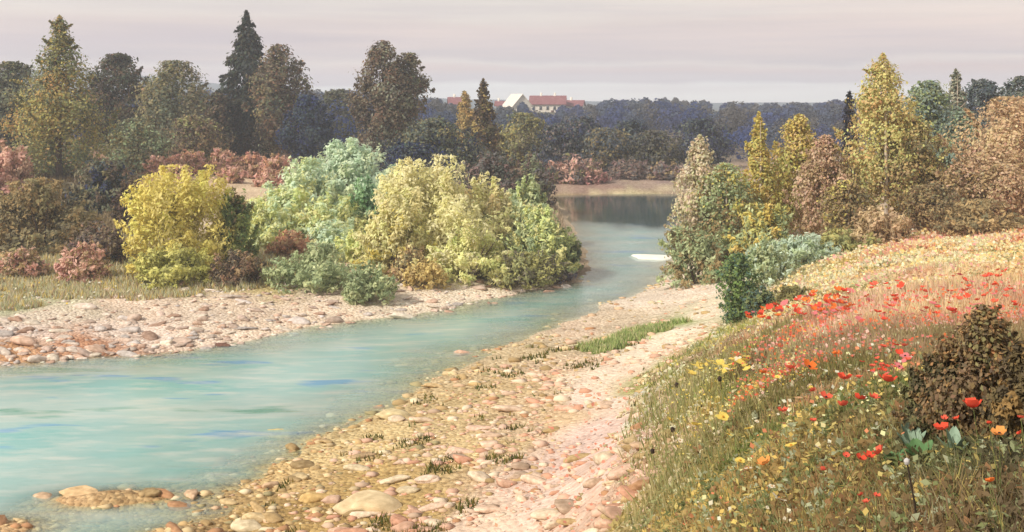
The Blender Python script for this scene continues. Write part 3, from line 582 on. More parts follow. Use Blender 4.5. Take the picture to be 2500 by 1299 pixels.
T = 'tree'; B = 'bush'
plants = [
 # left back
 ('broadleaf_tree', 'grey-green round tree at the left edge of the wood behind the tall olive one', T, 25, 122, 150, 241, 'round', GREYG + DKGRN, None),
 ('poplar_tree', 'tallest pointed olive tree at the far left with yellowish lower leaves', T, 145, 98, 38, 258, 'spire', OLIVE + [(110, 116, 92)], None),
 ('broadleaf_tree', 'dark round-topped tree with a pale trunk right of the tall olive tree', T, 288, 130, 130, 218, 'round', DKGRN + BROWNG[:1], MPALE),
 ('broadleaf_tree', 'grey-green rounded tree with olive lower leaves left of the dark spruce', T, 430, 124, 148, 212, 'oval', GREYG, MPALE),
 ('spruce_tree', 'tallest dark spruce with a sharp top rising above the left wood', T, 602, 138, 26, 215, 'spruce', FIR, None),
 ('broadleaf_tree', 'brown-green columnar tree leaning against the dark spruce on its right', T, 682, 132, 108, 161, 'oval', BROWNG + GREYG + [(140, 104, 72)], MPALE),
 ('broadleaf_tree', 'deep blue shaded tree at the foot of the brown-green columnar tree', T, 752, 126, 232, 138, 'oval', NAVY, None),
 ('broadleaf_tree', 'small dark green tree in the gap left of the brownish twin-topped tree', T, 832, 165, 218, 149, 'round', DKGRN + GREYG[:1], None),
 ('broadleaf_tree', 'tall brownish tree with rounded top in the middle of the picture behind the pale bushes', T, 932, 122, 98, 143, 'oval', BROWNG + [(124, 124, 104)], None),
 ('broadleaf_tree', 'lower greyish twin crown growing against the right of the tall brownish tree', T, 992, 124, 128, 138, 'oval', BROWNG + GREYG, None),
 ('broadleaf_tree', 'grey dome-shaped tree in front of the brownish twin-topped tree', T, 1062, 106, 288, 252, 'round', GREYG + SLATE, None),
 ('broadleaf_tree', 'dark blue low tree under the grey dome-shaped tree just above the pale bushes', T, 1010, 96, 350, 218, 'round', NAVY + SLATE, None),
 ('larch_tree', 'dark brown narrow tree with a yellow tip next to the red-roofed houses', T, 1180, 118, 192, 105, 'spire', DKBR + [(150, 130, 70), (84, 80, 46)], None),
 ('young_tree', 'tiny yellow-topped tree just left of the yellow-tipped brown tree', T, 1135, 150, 222, 48, 'oval', [(168, 142, 78), (140, 122, 70)], None),
 ('broadleaf_tree', 'grey shrubby round tree below the dark round-topped tree at left', T, 335, 108, 288, 172, 'round', GREYG + SAGE[1:2], None),
 ('broadleaf_tree', 'olive low tree between the grey shrubby tree and the dark spruce', T, 470, 116, 280, 172, 'round', OLIVE[:1] + BROWNG + RUST[3:], None),
 ('broadleaf_tree', 'dark small tree filling the gap at the left foot of the spruce', T, 528, 134, 225, 92, 'oval', DKGRN + BROWNG, MPALE),
 # mid left
 (('bush'), 'dark slate bush below the tall olive tree at left', B, 255, 78, 395, 230, 'bush', SLATE + GREYG + BROWNG, None),
 (('bush'), 'dark purple-brown bush right of the slate bush beside the sandy strip', B, 325, 72, 440, 110, 'bush', DKBR + [(88, 66, 62)], None),
 (('bush'), 'dusty pink tall bush at the left edge under the olive tree', B, 10, 84, 345, 160, 'bush', PINK + [(150, 118, 90)], None),
 (('bush'), 'big olive-brown bush at the left edge left of the bright yellow bush', B, 105, 64, 440, 300, 'bush', OLBR + GREYG[2:], None),
 (('bush'), 'large purplish-brown low bush between the olive-brown and bright yellow bushes', B, 245, 61, 540, 170, 'bush', BROWNG + RUST[2:3] + PURPB, None),
 (('bush'), 'small dusty pink bush with white flowers below the olive-brown bush', B, 205, 56, 592, 140, 'bush', PINK + OLBR[:1], None),
 (('bush'), 'low pink bush at the left edge above the grassy gravel', B, 50, 57, 605, 150, 'bush', PINK + OLBR, None),
 (('bush'), 'brightest yellow bush on the gravel bar at left', B, 440, 58.5, 410, 330, 'bush', YELL, None),
 (('bush'), 'dark green bush tucked against the right side of the brightest yellow bush', B, 575, 59.5, 462, 130, 'bush', GRN + OLBR[:1], None),
 (('bush'), 'olive low bush at the foot of the brightest yellow bush', B, 420, 55.3, 595, 200, 'bush', [(160, 160, 80), (136, 134, 72), (176, 172, 92)], None),
 (('bush'), 'red-brown low bush at the right foot of the brightest yellow bush', B, 580, 55.5, 610, 150, 'bush', RUST[2:] + BROWNG, None),
 # centre pale bushes
 (('bush'), 'tall blue-green pale bush behind the other pale bushes', B, 865, 78, 342, 282, 'bush', TEALG, None),
 (('bush'), 'pale green bush left of the tall blue-green one', B, 735, 75, 385, 192, 'bush', TEALG + PGRN, None),
 (('bush'), 'pale lime bush right of the brightest yellow bush', B, 690, 69, 455, 237, 'bush', PGRN + GYEL, None),
 (('bush'), 'soft green bush above the red-brown twigs in the middle of the bar', B, 805, 68, 470, 225, 'bush', GYEL + PGRN, None),
 (('bush'), 'green shaded bush between the blue-green and the large cream-yellow bush', B, 890, 69, 430, 124, 'bush', [(112, 146, 108), (132, 158, 118), (96, 130, 80)], None),
 (('bush'), 'largest cream-yellow bush with a feathery crown in the centre', B, 1065, 64, 382, 385, 'bush', PYELL, None),
 (('bush'), 'yellow bush at the lower left of the largest cream-yellow bush', B, 960, 60, 480, 214, 'bush', PYELL + YELL[:1], None),
 (('bush'), 'creamy bush against the upper right of the largest cream-yellow bush', B, 1180, 66, 425, 169, 'bush', PYELL + [(214, 194, 138)], None),
 (('bush'), 'sage green upright bush standing behind the peninsula tip', B, 1288, 74, 422, 124, 'bush', SAGE + GYEL[2:], None),
 (('bush'), 'yellow-green bush at the tip of the peninsula beside the water', B, 1325, 61.5, 500, 192, 'bush', GYEL + SAGE, None),
 (('bush'), 'golden bush leaning out over the lower middle of the peninsula', B, 1150, 58.6, 540, 237, 'bush', PYELL + GYEL, None),
 (('bush'), 'dark green bush overhanging the water at the very tip of the peninsula', B, 1372, 63.5, 560, 101, 'bush', [(110, 120, 82), (88, 98, 84), (126, 128, 82)], None),
 (('bush'), 'low dark olive bush along the waterline of the peninsula', B, 1275, 58.8, 615, 225, 'bush', [(126, 128, 80), (98, 92, 74), (150, 146, 84)], None),
 (('bush'), 'russet low bush with bare twigs below the cream-yellow bush', B, 1010, 57.5, 600, 135, 'bush', RUST[2:] + PYELL[2:4] + OLBR, MPALE),
 (('bush'), 'ochre low bush in front of the russet twiggy bush', B, 1040, 56.4, 628, 124, 'bush', [(190, 172, 104), (170, 150, 90), (150, 130, 80)], None),
 (('bush'), 'red-brown low bush under the pale lime bush', B, 715, 63, 565, 146, 'bush', RUST, None),
 (('bush'), 'wide sage green bush at the edge of the gravel below the pale lime bush', B, 765, 55.5, 600, 248, 'bush', SAGE, None),
 (('bush'), 'rounded sage green bush closest to the river on the bar', B, 905, 53, 638, 146, 'bush', SAGE[:3] + [(112, 124, 84)], None),
 (('bush'), 'small yellow-green bush peeking between the sage bush and golden bush', B, 875, 62, 560, 135, 'bush', GYEL, None),
 ('bush', 'cream-green bush between the creamy bush and the sage upright bush', B, 1235, 66, 470, 170, 'bush', PYELL[2:] + PGRN, None),
 ('bush', 'pale lime low bush filling the gap right of the dark green one', B, 640, 66, 490, 170, 'bush', PGRN + GYEL[:2], None),
 ('bush', 'silvery low bush under the blue-green bush', B, 800, 64, 540, 190, 'bush', PGRN + TEALG, None),
 ('bush', 'dark plum low bush hugging the waterline of the peninsula tip', B, 1340, 60.5, 640, 150, 'bush', [(94, 84, 88), (108, 96, 84), (84, 80, 92)], None),
 # far bank, centre
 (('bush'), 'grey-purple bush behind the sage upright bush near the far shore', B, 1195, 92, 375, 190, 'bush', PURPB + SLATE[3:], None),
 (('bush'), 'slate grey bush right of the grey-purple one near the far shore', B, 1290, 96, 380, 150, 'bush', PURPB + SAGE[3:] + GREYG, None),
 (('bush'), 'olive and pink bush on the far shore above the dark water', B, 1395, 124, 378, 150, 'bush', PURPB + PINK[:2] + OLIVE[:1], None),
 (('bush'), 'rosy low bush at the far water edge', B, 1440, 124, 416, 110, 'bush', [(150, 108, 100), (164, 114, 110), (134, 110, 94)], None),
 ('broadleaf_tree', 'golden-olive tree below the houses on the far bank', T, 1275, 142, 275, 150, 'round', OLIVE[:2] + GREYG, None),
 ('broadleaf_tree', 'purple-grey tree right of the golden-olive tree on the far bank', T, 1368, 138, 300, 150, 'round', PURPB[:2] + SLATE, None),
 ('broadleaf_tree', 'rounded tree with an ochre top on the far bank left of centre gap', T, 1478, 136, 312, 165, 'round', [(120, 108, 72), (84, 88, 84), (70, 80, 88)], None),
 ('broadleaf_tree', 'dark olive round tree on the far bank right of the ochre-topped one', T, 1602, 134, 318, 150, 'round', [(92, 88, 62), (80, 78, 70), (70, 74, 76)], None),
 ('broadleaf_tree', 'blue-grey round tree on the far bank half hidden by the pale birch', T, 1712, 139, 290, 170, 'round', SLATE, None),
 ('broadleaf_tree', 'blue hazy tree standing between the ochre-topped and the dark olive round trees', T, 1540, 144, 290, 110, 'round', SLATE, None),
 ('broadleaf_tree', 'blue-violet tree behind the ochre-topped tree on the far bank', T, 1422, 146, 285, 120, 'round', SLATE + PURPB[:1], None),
 ('bush', 'mauve low bush behind the gravel at the far shore right of the rosy one', B, 1530, 128, 392, 130, 'bush', PURPB, None),
 ('bush', 'mauve low bush at the far shore just left of the pale birch', B, 1630, 127, 396, 120, 'bush', PURPB + OLBR[:1], None),
 # right stand
 ('pine_tree', 'dark blue-grey pine near the right edge showing its dark bare trunk', T, 2400, 92, 192, 166, 'round', [(70, 84, 84), (62, 72, 80), (84, 92, 84)], None),
 ('pine_tree', 'dark blue-grey tree at the top right corner of the wood', T, 2490, 88, 185, 140, 'round', [(66, 80, 82), (76, 88, 82), (92, 96, 80)], None),
 ('aspen_tree', 'narrow grey-topped tree rising behind the blue-green trees', T, 2338, 82, 168, 102, 'spire', [(140, 138, 118), (120, 124, 108), (104, 116, 100)], MPALE),
 ('aspen_tree', 'blue-green tree behind the right shoulder of the tallest birch', T, 2275, 74, 195, 179, 'oval', BLGR + [(140, 150, 96)], MPALE),
 ('aspen_tree', 'blue-green tree with a salmon bare trunk near the right side', T, 2355, 70, 270, 166, 'oval', BLGR, MREDBARK),
 ('spruce_tree', 'small near-black spruce between the brown tree and the tallest birch', T, 2074, 80, 222, 84, 'spruce', INDIGO, None),
 ('aspen_tree', 'orange-brown round tree at the right edge above the orange meadow', T, 2490, 62, 235, 320, 'oval', ORNG, MREDBARK),
 ('aspen_tree', 'brown bushy tree with purple shade under the salmon trunk tree', T, 2350, 61, 400, 217, 'oval', OLBR + PNKBR, None),
 ('aspen_tree', 'low brown tree at the right edge with an orange trunk', T, 2455, 59, 400, 192, 'oval', OLBR[:2] + ORNG[2:] + PNKBR[:2], MREDBARK),
 ('birch_tree', 'tallest yellow-green birch with a pale trunk on the right bank', T, 2165, 62, 128, 240, 'birch', BIRCH, MPALE),
 ('birch_tree', 'olive birch pressed against the right flank of the tallest birch', T, 2238, 62, 290, 170, 'oval', BIRCH[1:4] + OLBR, MPALE),
 ('aspen_tree', 'dark brown low tree at the foot of the tallest birch', T, 2275, 58.5, 450, 166, 'oval', DKBR[3:] + OLBR, None),
 ('birch_tree', 'yellow-green broad birch left of the pinkish one', T, 1955, 65, 278, 192, 'birch', YGRN + PNKBR[:1], MPALE),
 ('birch_tree', 'pinkish brown broad birch in the middle of the right stand', T, 2022, 62, 330, 192, 'birch', PNKBR + OLBR[:1], MREDBARK),
 ('birch_tree', 'narrow golden birch with a white trunk left of the broad birches', T, 1856, 64, 272, 115, 'spire', YGRN, MPALE),
 ('birch_tree', 'silvery pinkish birch with bare pale twigs at the water edge', T, 1712, 61, 328, 153, 'birch', PBIRCH, MPALE),
 ('birch_tree', 'olive low birch right of the silvery pinkish birch', T, 1772, 60, 398, 153, 'oval', OLBR[:1] + SAGE + YGRN[:1], MPALE),
 (('bush'), 'wide sage bush at the foot of the silvery birch over the water', B, 1705, 57.5, 540, 217, 'bush', SAGE + OLBR[:2], None),
 (('bush'), 'yellow-green low bush below the narrow golden birch', B, 1862, 57, 500, 192, 'bush', YGRN + SAGE, None),
 ('aspen_tree', 'tan rounded tree closing the gap between the two broad birches and the tallest birch', T, 2072, 60, 440, 130, 'oval', OLBR + YGRN[:1], MPALE),
 ('aspen_tree', 'sage tree behind the narrow golden birch and the yellow-green broad birch', T, 1905, 70, 400, 130, 'oval', SAGE + YGRN[:2], None),
 ('aspen_tree', 'small olive tree between the silvery birch and the narrow golden birch', T, 1815, 63, 440, 110, 'oval', SAGE + OLBR[:1] + YGRN, None),
 ('aspen_tree', 'rust-tinged low tree between the brown bushy tree and the right edge', T, 2410, 63, 350, 150, 'oval', PNKBR + ORNG[:1], None),
 (('bush'), 'pale blue-green bush at the edge of the cream meadow', B, 1958, 53, 566, 192, 'bush', PBLUE, None),
 (('bush'), 'olive green low bush right of the pale blue-green bush', B, 2060, 55, 560, 192, 'bush', [(140, 140, 80), (120, 124, 76), (156, 148, 84)], None),
 (('bush'), 'small pale sage bush below the pale blue-green bush', B, 1870, 49, 590, 140, 'bush', SAGE[:3] + PBLUE[:1], None),
 (('bush'), 'orange-brown low bush at the foot of the tallest birch', B, 2140, 56, 505, 166, 'bush', ORNG + OLBR[:1], None),
 (('bush'), 'brown low bush in the shade at the right edge of the meadow', B, 2400, 55, 490, 256, 'bush', OLBR + DKBR[3:], None),
 (('bush'), 'upright green and teal bush standing alone where the path meets the meadow', B, 1802, 40.5, 615, 120, 'oval', TEALD, None),
 (('bush'), 'dark green low bush at the foot of the lone teal bush', B, 1860, 39, 700, 90, 'bush', [(84, 104, 66), (74, 96, 88), (104, 112, 66)], None),
 (('bush'), 'olive brown low bush in the meadow right of the lone teal bush', B, 1945, 37, 700, 130, 'bush', [(116, 112, 62), (96, 92, 56), (132, 124, 70)], None),
 (('bush'), 'large dark brown bush in the right foreground above the poppies', B, 2400, 7.2, 735, 330, 'birch', [(108, 88, 60), (122, 98, 62), (92, 78, 56), (134, 110, 66), (114, 104, 62), (146, 110, 64)], None),
 (('bush'), 'dark olive bush at the left foot of the large dark brown bush', B, 2300, 7.4, 860, 210, 'bush', [(92, 90, 52), (78, 72, 46), (104, 96, 56)], None),
 (('bush'), 'golden brown bush cut by the right edge of the foreground', B, 2510, 6.8, 820, 260, 'bush', [(128, 100, 50), (96, 82, 48), (78, 66, 44)], None),
]
for i, (nm, lb, ct, px, Y, top, w, kd, pal, bk) in enumerate(plants):
    nm = nm if ct == T else ('bush' if ct == B else nm)
    near = Y < 12
    plant(nm, lb, ct, px, Y, top, w, kd, pal, 100 + i, bark=bk, nscale=1.15 if near else 1.0, leafk=1.0, limbs=5)

# low pink bushes on the far-left sandy strip
heath = [(320, 108, 372), (395, 106, 380), (470, 107, 366), (545, 109, 362), (612, 108, 372), (672, 106, 376), (430, 100, 402), (560, 101, 408), (655, 99, 412)]
where = ['at the left end of the pink row', 'second from the left in the pink row', 'below the olive low tree', 'below the tall dark spruce', 'left of the last one in the pink row', 'at the right end of the pink row',
         'low in front of the pink row at left', 'low in front of the pink row at its middle', 'low in front of the pink row at its right end']
for i, (px, Y, top) in enumerate(heath):
    plant('heath_bush', 'dusty rose low bush ' + where[i], 'bush', px, Y, top, 95 if i < 6 else 80, 'bush', PINK + RUST[1:3] + OLBR[:1], 300 + i, 'pink bushes beyond the sandy strip')

# far-off wood that reads as one mass
def forest():
    r = np.random.default_rng(5); Vs = []; Fs = []; Cs = []; off = 0
    Cc = []; Nn = []; Sz = []; Cl = []
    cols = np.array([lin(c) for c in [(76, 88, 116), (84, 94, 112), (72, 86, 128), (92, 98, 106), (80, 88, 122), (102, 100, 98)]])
    for k in range(720):
        Y = r.uniform(150, 430) ; px = r.uniform(760, 2700) if r.random() < .72 else r.uniform(-100, 900)
        x = (px - 1250) / F * Y; z = H1(x, Y)
        if z < .1: continue
        if Y < 210 and 1330 < px < 1760 and r.random() < .6: continue
        lim = 243 + 6 * sin(px * .011) + r.uniform(0, 60) * (1 if Y < 260 else .3) + (40 if Y < 200 else 0)
        if px < 900: lim = 215 + r.uniform(0, 40)
        if 1080 < px < 1460 and Y < 372: lim = r.uniform(266, 290)
        if 1080 < px < 1460 and Y > 330: continue
        Ht = CZ - (lim - HY) / F * Y - z
        Ht = max(Ht, 3.5); Wt = Ht * r.uniform(.8, 1.2); n = 420
        base = cols[r.integers(0, len(cols))]
        a = r.normal(size=(n, 3)); a /= np.linalg.norm(a, axis=1, keepdims=True); q = r.random(n) ** .3
        lob = 1 + .25 * np.sin(a[:, 0] * 5 + k) * np.cos(a[:, 2] * 6 + k)
        C = np.stack([x + a[:, 0] * Wt / 2 * q * lob, Y + a[:, 1] * Wt / 2 * q, z + Ht * .5 + a[:, 2] * Ht * .48 * q * lob], 1)
        C[:, 2] = np.minimum(C[:, 2], z + Ht)
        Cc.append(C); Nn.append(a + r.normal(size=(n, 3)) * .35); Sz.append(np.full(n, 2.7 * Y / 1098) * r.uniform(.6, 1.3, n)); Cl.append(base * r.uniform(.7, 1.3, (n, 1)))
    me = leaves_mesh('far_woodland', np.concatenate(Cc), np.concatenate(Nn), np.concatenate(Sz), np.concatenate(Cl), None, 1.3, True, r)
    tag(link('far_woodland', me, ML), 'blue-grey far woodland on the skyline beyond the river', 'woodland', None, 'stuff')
forest()

# ------------------------------------------------------------------ houses on the skyline
MWALL = mat_plain('white_render', (226, 218, 206), .9, 1.2, .2); MROOF = mat_plain('red_roof', (140, 92, 94), .9, 1.5, .4); MGLASS = mat_plain('dark_window', (52, 56, 64), .3, 1, .1); MDOOR = mat_plain('brown_door', (96, 66, 52), .7)
def boxm(name, x0, x1, y0, y1, z0, z1):
    V = [(x, y, z) for z in (z0, z1) for y in (y0, y1) for x in (x0, x1)]
    return npmesh(name, np.array(V), np.array([(0, 2, 3, 1), (4, 5, 7, 6), (0, 1, 5, 4), (2, 6, 7, 3), (0, 4, 6, 2), (1, 3, 7, 5)]))
def house(label, px, Y, py_eave, wpx, dep, rise, rot, ridge='x', hw=3.0, wins=3, chim=1, roofmat=None, name='house'):
    x = (px - 1250) / F * Y; ez = CZ - (py_eave - HY) / F * Y; gz = H1(x, Y); w = wpx / F * Y / 2; d = dep / 2
    root = empty(name, (x, Y, min(gz, ez - hw)), rot); tag(root, label, 'house'); ht = ez - root.location.z
    if ridge == 'x':   # ridge runs across the view
        V = [(-w, -d, 0), (w, -d, 0), (w, d, 0), (-w, d, 0), (-w, -d, ht), (w, -d, ht), (w, d, ht), (-w, d, ht), (-w, 0, ht + rise), (w, 0, ht + rise)]
        me = bpy.data.meshes.new('wall'); me.from_pydata(V, [], [(0, 1, 5, 4), (2, 3, 7, 6), (0, 4, 8, 7, 3), (1, 2, 6, 9, 5)])
        o = .45; s = rise / d; rv = [(-w - o, -d - o, ht - o * s + .03), (w + o, -d - o, ht - o * s + .03), (w + o, 0, ht + rise + .03), (-w - o, 0, ht + rise + .03), (w + o, d + o, ht - o * s + .03), (-w - o, d + o, ht - o * s + .03)]
    else:              # gable faces the viewer
        V = [(-w, -d, 0), (w, -d, 0), (w, d, 0), (-w, d, 0), (-w, -d, ht), (w, -d, ht), (w, d, ht), (-w, d, ht), (0, -d, ht + rise), (0, d, ht + rise)]
        me = bpy.data.meshes.new('wall'); me.from_pydata(V, [], [(0, 1, 5, 8, 4), (2, 3, 7, 9, 6), (0, 4, 7, 3), (1, 2, 6, 5)])
        o = .4; s = rise / w; rv = [(-w - o, -d - o, ht - o * s + .03), (-w - o, d + o, ht - o * s + .03), (0, d + o, ht + rise + .03), (0, -d - o, ht + rise + .03), (w + o, d + o, ht - o * s + .03), (w + o, -d - o, ht - o * s + .03)]
    link('wall', me, MWALL, root)
    if ridge == 'x': fs = [(0, 1, 2, 3), (3, 2, 4, 5)]
    else: fs = [(0, 3, 2, 1), (3, 5, 4, 2)]
    rv2 = [(a, b, c + .18) for a, b, c in rv]; n = 6
    fs2 = [tuple(i + n for i in f) for f in fs] + [tuple(reversed(f)) for f in fs]
    loop = [0, 1, 2, 4, 5, 3] if ridge == 'x' else [0, 1, 2, 4, 5, 3]
    for a, b in zip(loop, loop[1:] + loop[:1]): fs2.append((a, b, b + n, a + n))
    rm = bpy.data.meshes.new('roof'); rm.from_pydata(rv + rv2, [], fs2); rf = link('roof', rm, roofmat or MROOF, root)
    for i in range(chim):
        cx = w * (-.4 + .8 * i)
        link('chimney', boxm('chimney', cx - .35, cx + .35, -.3, .35, ht + rise * .4, ht + rise + 1.1), MWALL, rf)
    for i in range(wins):
        wx = -w + (i + .5) * 2 * w / wins
        wn = link('window', boxm('window', wx - .5, wx + .5, -d - .06, -d + .02, ht - 1.9, ht - .6), MWALL, root)
        link('pane', boxm('pane', wx - .38, wx + .38, -d - .09, -d - .05, ht - 1.78, ht - .72), MGLASS, wn)
    link('door', boxm('door', w * .2, w * .2 + .9, -d - .05, -d + .02, max(ht - 3, 0), max(ht - 3, 0) + .01 + min(1.0, ht * .3)), MDOOR, root)
    return root
house('white gabled house facing the river on the skyline', 1262, 336, 258, 46, 12, 3.4, radians(16), 'y', 4.0, 2, 0, MWALL, 'white_house')
house('long low house with a wide dark red roof right of the white gable', 1338, 352, 254, 84, 9, 2.5, radians(-4), 'x', 3.5, 5, 2, MROOF, 'long_house')
house('small red-roofed house at the right end of the row of houses', 1403, 356, 258, 42, 8, 1.6, radians(-10), 'x', 3, 3, 1, MROOF, 'small_house')
house('red-roofed house with bright white walls left of the yellow-tipped tree', 1118, 330, 254, 44, 8, 1.9, radians(6), 'x', 3.5, 3, 1, MROOF, 'cottage')
house('tiny white cottage between the yellow-tipped tree and the white gable', 1222, 344, 258, 22, 6, 1.3, 0, 'x', 3.5, 2, 1, MROOF, 'tiny_cottage')

# ------------------------------------------------------------------ stones
def stone_mesh(name, r, sub=2, flat=.5):
    import bmesh
    bm = bmesh.new(); bmesh.ops.create_icosphere(bm, subdivisions=sub, radius=.5)
    k = r.normal(size=(5, 3)); ph = r.uniform(0, 6, 5); sx_ = r.uniform(.8, 1.15); sy_ = r.uniform(.65, .95)
    for v in bm.verts:
        c = np.array(v.co); s = 1 + sum(.12 * sin(float(c @ k[i]) * 4 + ph[i]) for i in range(5))
        c = c * s; c[2] = max(c[2], -.30)
        # facets
        for i in range(3):
            nn = k[i] / np.linalg.norm(k[i]); e = float(c @ nn)
            if e > .33: c = c - nn * (e - .33) * .97
        v.co = (c[0] * sx_, c[1] * sy_, c[2] * flat)
    me = bpy.data.meshes.new(name); bm.to_mesh(me); bm.free()
    me.polygons.foreach_set('use_smooth', np.ones(len(me.polygons), dtype=bool)); me.materials.append(MSTONE); return me
sr = np.random.default_rng(77)
SM = [stone_mesh('stone', sr, 2, sr.uniform(.42, .68)) for _ in range(12)]
BOULD = [stone_mesh('boulder', sr, 3, sr.uniform(.5, .65)) for _ in range(5)]
for me_ in BOULD:
    v_ = np.empty(len(me_.vertices) * 3, np.float32); me_.vertices.foreach_get('co', v_); v_ = v_.reshape(-1, 3)
    k_ = (fbm(v_[:, 0] * 4 + 9, v_[:, 1] * 4 + v_[:, 2] * 5, 61, 4) - .5)[:, None]; v_ *= 1 + k_ * .34; me_.vertices.foreach_set('co', v_.ravel()); me_.update()
SC_near = [(206, 184, 142), (220, 196, 152), (190, 160, 112), (214, 180, 150), (176, 150, 104), (196, 172, 130), (160, 134, 92), (224, 208, 176), (178, 128, 92), (150, 142, 104)]
SC_pink = [(224, 188, 170), (230, 200, 180), (214, 170, 150), (208, 150, 126), (232, 212, 190), (196, 168, 148)]
SC_left = [(224, 208, 194), (214, 190, 176), (232, 218, 200), (200, 178, 162), (206, 196, 190), (216, 184, 162), (182, 150, 130)]
def stone(name, x, y, sxy, sz_, rz, colr, parent=None, mesh=None, sink=.20, r=sr):
    o = bpy.data.objects.new(name, mesh or SM[r.integers(0, len(SM))]); COL.objects.link(o)
    z = H1(x, y); o.location = (x, y, z + sxy * sz_ * .5 * (.30 - sink)); o.rotation_euler = (r.normal(0, .16), r.normal(0, .16), rz); o.scale = (sxy * 1.15, sxy * r.uniform(.6, .85), sxy * sz_)
    o.color = lin4(colr); o.parent = parent; return o
big = [(905, 1238, 165, 'largest pale flat boulder lying at the bottom of the picture', (226, 204, 164)), (1120, 1100, 55, 'pinkish boulder with a red-brown side in the middle of the stony bank', (222, 190, 168)),
       (965, 1170, 60, 'rounded whitish stone behind the largest boulder', (226, 208, 178)), (965, 1012, 85, 'cream boulder half sunk at the water edge', (226, 208, 164)), (1245, 998, 60, 'pink flat boulder beside the small puddle', (222, 196, 172)),
       (1130, 862, 40, 'salmon coloured rock standing in the shallows', (216, 176, 152)), (1040, 1172, 62, 'rosy white stone right of the rounded whitish stone', (228, 204, 184)), (1030, 1025, 50, 'pale stone just right of the cream boulder', (224, 200, 172)),
       (200, 1200, 90, 'flat orange-tan slab awash in the lower left shallows', (216, 184, 140)), (680, 1062, 90, 'yellowish flat stone at the edge of the blue water', (218, 198, 138)), (540, 845, 34, 'dark brown rock at the edge of the far gravel bar', (116, 82, 70)),
       (990, 776, 60, 'white flat rock on the water edge of the far bar', (236, 226, 208)), (890, 1110, 48, 'brown rounded stone among the tan cobbles', (176, 150, 116)), (1060, 940, 45, 'tan stone under the low bank right of the water', (206, 178, 132)),
       (1195, 1245, 60, 'pale stone lying at the left edge of the pink path', (230, 200, 176)), (770, 1215, 70, 'ochre stone left above the largest boulder', (206, 174, 116)), (1490, 1178, 45, 'cream stone near the right edge of the pink path', (228, 206, 172))]
for px, py, w, lb, c in big:
    x, y, z = hit(px, py + 6); o = stone('boulder', x, y, w / F * y, (.26 if px < 400 else .5) if w > 80 else .62, sr.uniform(-.3, .3), c, None, BOULD[sr.integers(0, 5)], sink=.10)
    tag(o, lb, 'stone'); bx = (px, py)
def scatter_stones(parent, cands, pal_fn, name, pebbles_name, label):
    """largest 290 as single parts, the rest joined"""
    cands.sort(key=lambda c: -c[2] / c[1])
    for (x, y, s, rz, q) in cands[:290]:
        o = stone('stone', x, y, s, sr.uniform(.45, .85), rz, pal_fn(x, y, q)); o.parent = parent
    rest = cands[290:]
    if rest:
        mv = []
        for m in SMALL:
            v = np.empty(len(m.vertices) * 3, np.float32); m.vertices.foreach_get('co', v); mv.append(v.reshape(-1, 3))
        f = np.array([tuple(p.vertices) for p in SMALL[0].polygons]); Vs = []; Fs = []; Cs = []; off = 0
        R = np.array([(c[0], c[1], c[2], c[3], c[4]) for c in rest]); Z = Hgt(R[:, 0], R[:, 1])
        for i, (x, y, s, rz, q) in enumerate(rest):
            v = mv[i % len(mv)] * s; c_, s_ = cos(rz), sin(rz)
            v = np.stack([v[:, 0] * c_ - v[:, 1] * s_ + x, v[:, 0] * s_ + v[:, 1] * c_ + y, v[:, 2] * .8 + Z[i] + s * .01], 1)
            Vs.append(v); Fs.append(f + off); off += len(v); Cs.append(np.repeat([lin(pal_fn(x, y, q))], len(v), 0))
        me = npmesh(pebbles_name, np.concatenate(Vs), np.concatenate(Fs), np.clip(np.concatenate(Cs), 0, .8), True)
        o = link(pebbles_name, me, MPEB, parent); o['kind'] = 'stuff'
SMALL = [stone_mesh('pebble', sr, 1, sr.uniform(.45, .7)) for _ in range(8)]
def mat_pebble():
    m = newmat('pebbles'); t = m.node_tree; a = attr(t); geo = N(t, 'ShaderNodeNewGeometry'); n = nz(t, 5, 4, geo.outputs['Position'])
    c = mixc(t, M2(t, 'MULTIPLY', n.outputs['Fac'], .5), a.outputs['Color'], mixc(t, 1.0, a.outputs['Color'], (.55, .5, .45, 1), 'MULTIPLY'))
    b = N(t, 'ShaderNodeBsdfPrincipled'); t.links.new(c, b.inputs['Base Color']); b.inputs['Roughness'].default_value = .85; b.inputs['Specular IOR Level'].default_value = .2; out(t, b.outputs[0]); return m
MPEB = mat_pebble()
def cand_near(n):
    o = []
    while len(o) < n:
        m = 4000; Y = np.exp(sr.uniform(math.log(18), math.log(62), m)); px = sr.uniform(-150, 1760, m); x = (px - 1250) / F * Y
        h = Hgt(x, Y); d = wdist(x, Y); up = uphill(x, Y); pt = pathness(x, Y); den = fbm(x * .4, Y * .4, 91)
        right = x > np.interp(Y, [20, 45, 60, 120], [-30, -3, 4, 13])
        ok = right & (h > -.32) & (up < .3) & (den > .33) & (d < 22) & (sr.random(m) < np.where(pt, .42, np.where(Y > 46, .35, 1.0)) * np.where(h < -.05, .45, 1))
        for i in np.nonzero(ok)[0]:
            s = float(np.clip(sr.lognormal(-1.85, .68), .05, .62))
            o.append((float(x[i]), float(Y[i]), s, float(sr.normal(0, .5) - .2), float(sr.random())))
    return o[:n]
def pal_near(x, y, q):
    up = uphill(x, y)
    pink = float(np.clip(1.2 - abs(up + 3) / 5, 0, .8)); c = SC_pink if ((q * 7.13) % 1) < pink else SC_near
    c = c[int(q * 997) % len(c)]; k = .90 + .16 * ((q * 31.7) % 1); g = lin(c); return tuple(v * k * .8 + .2 * w_ for v, w_ in zip(c, (206, 184, 142)))
scatter_stones(G[2], cand_near(5200), pal_near, 'stone', 'pebbles', '')
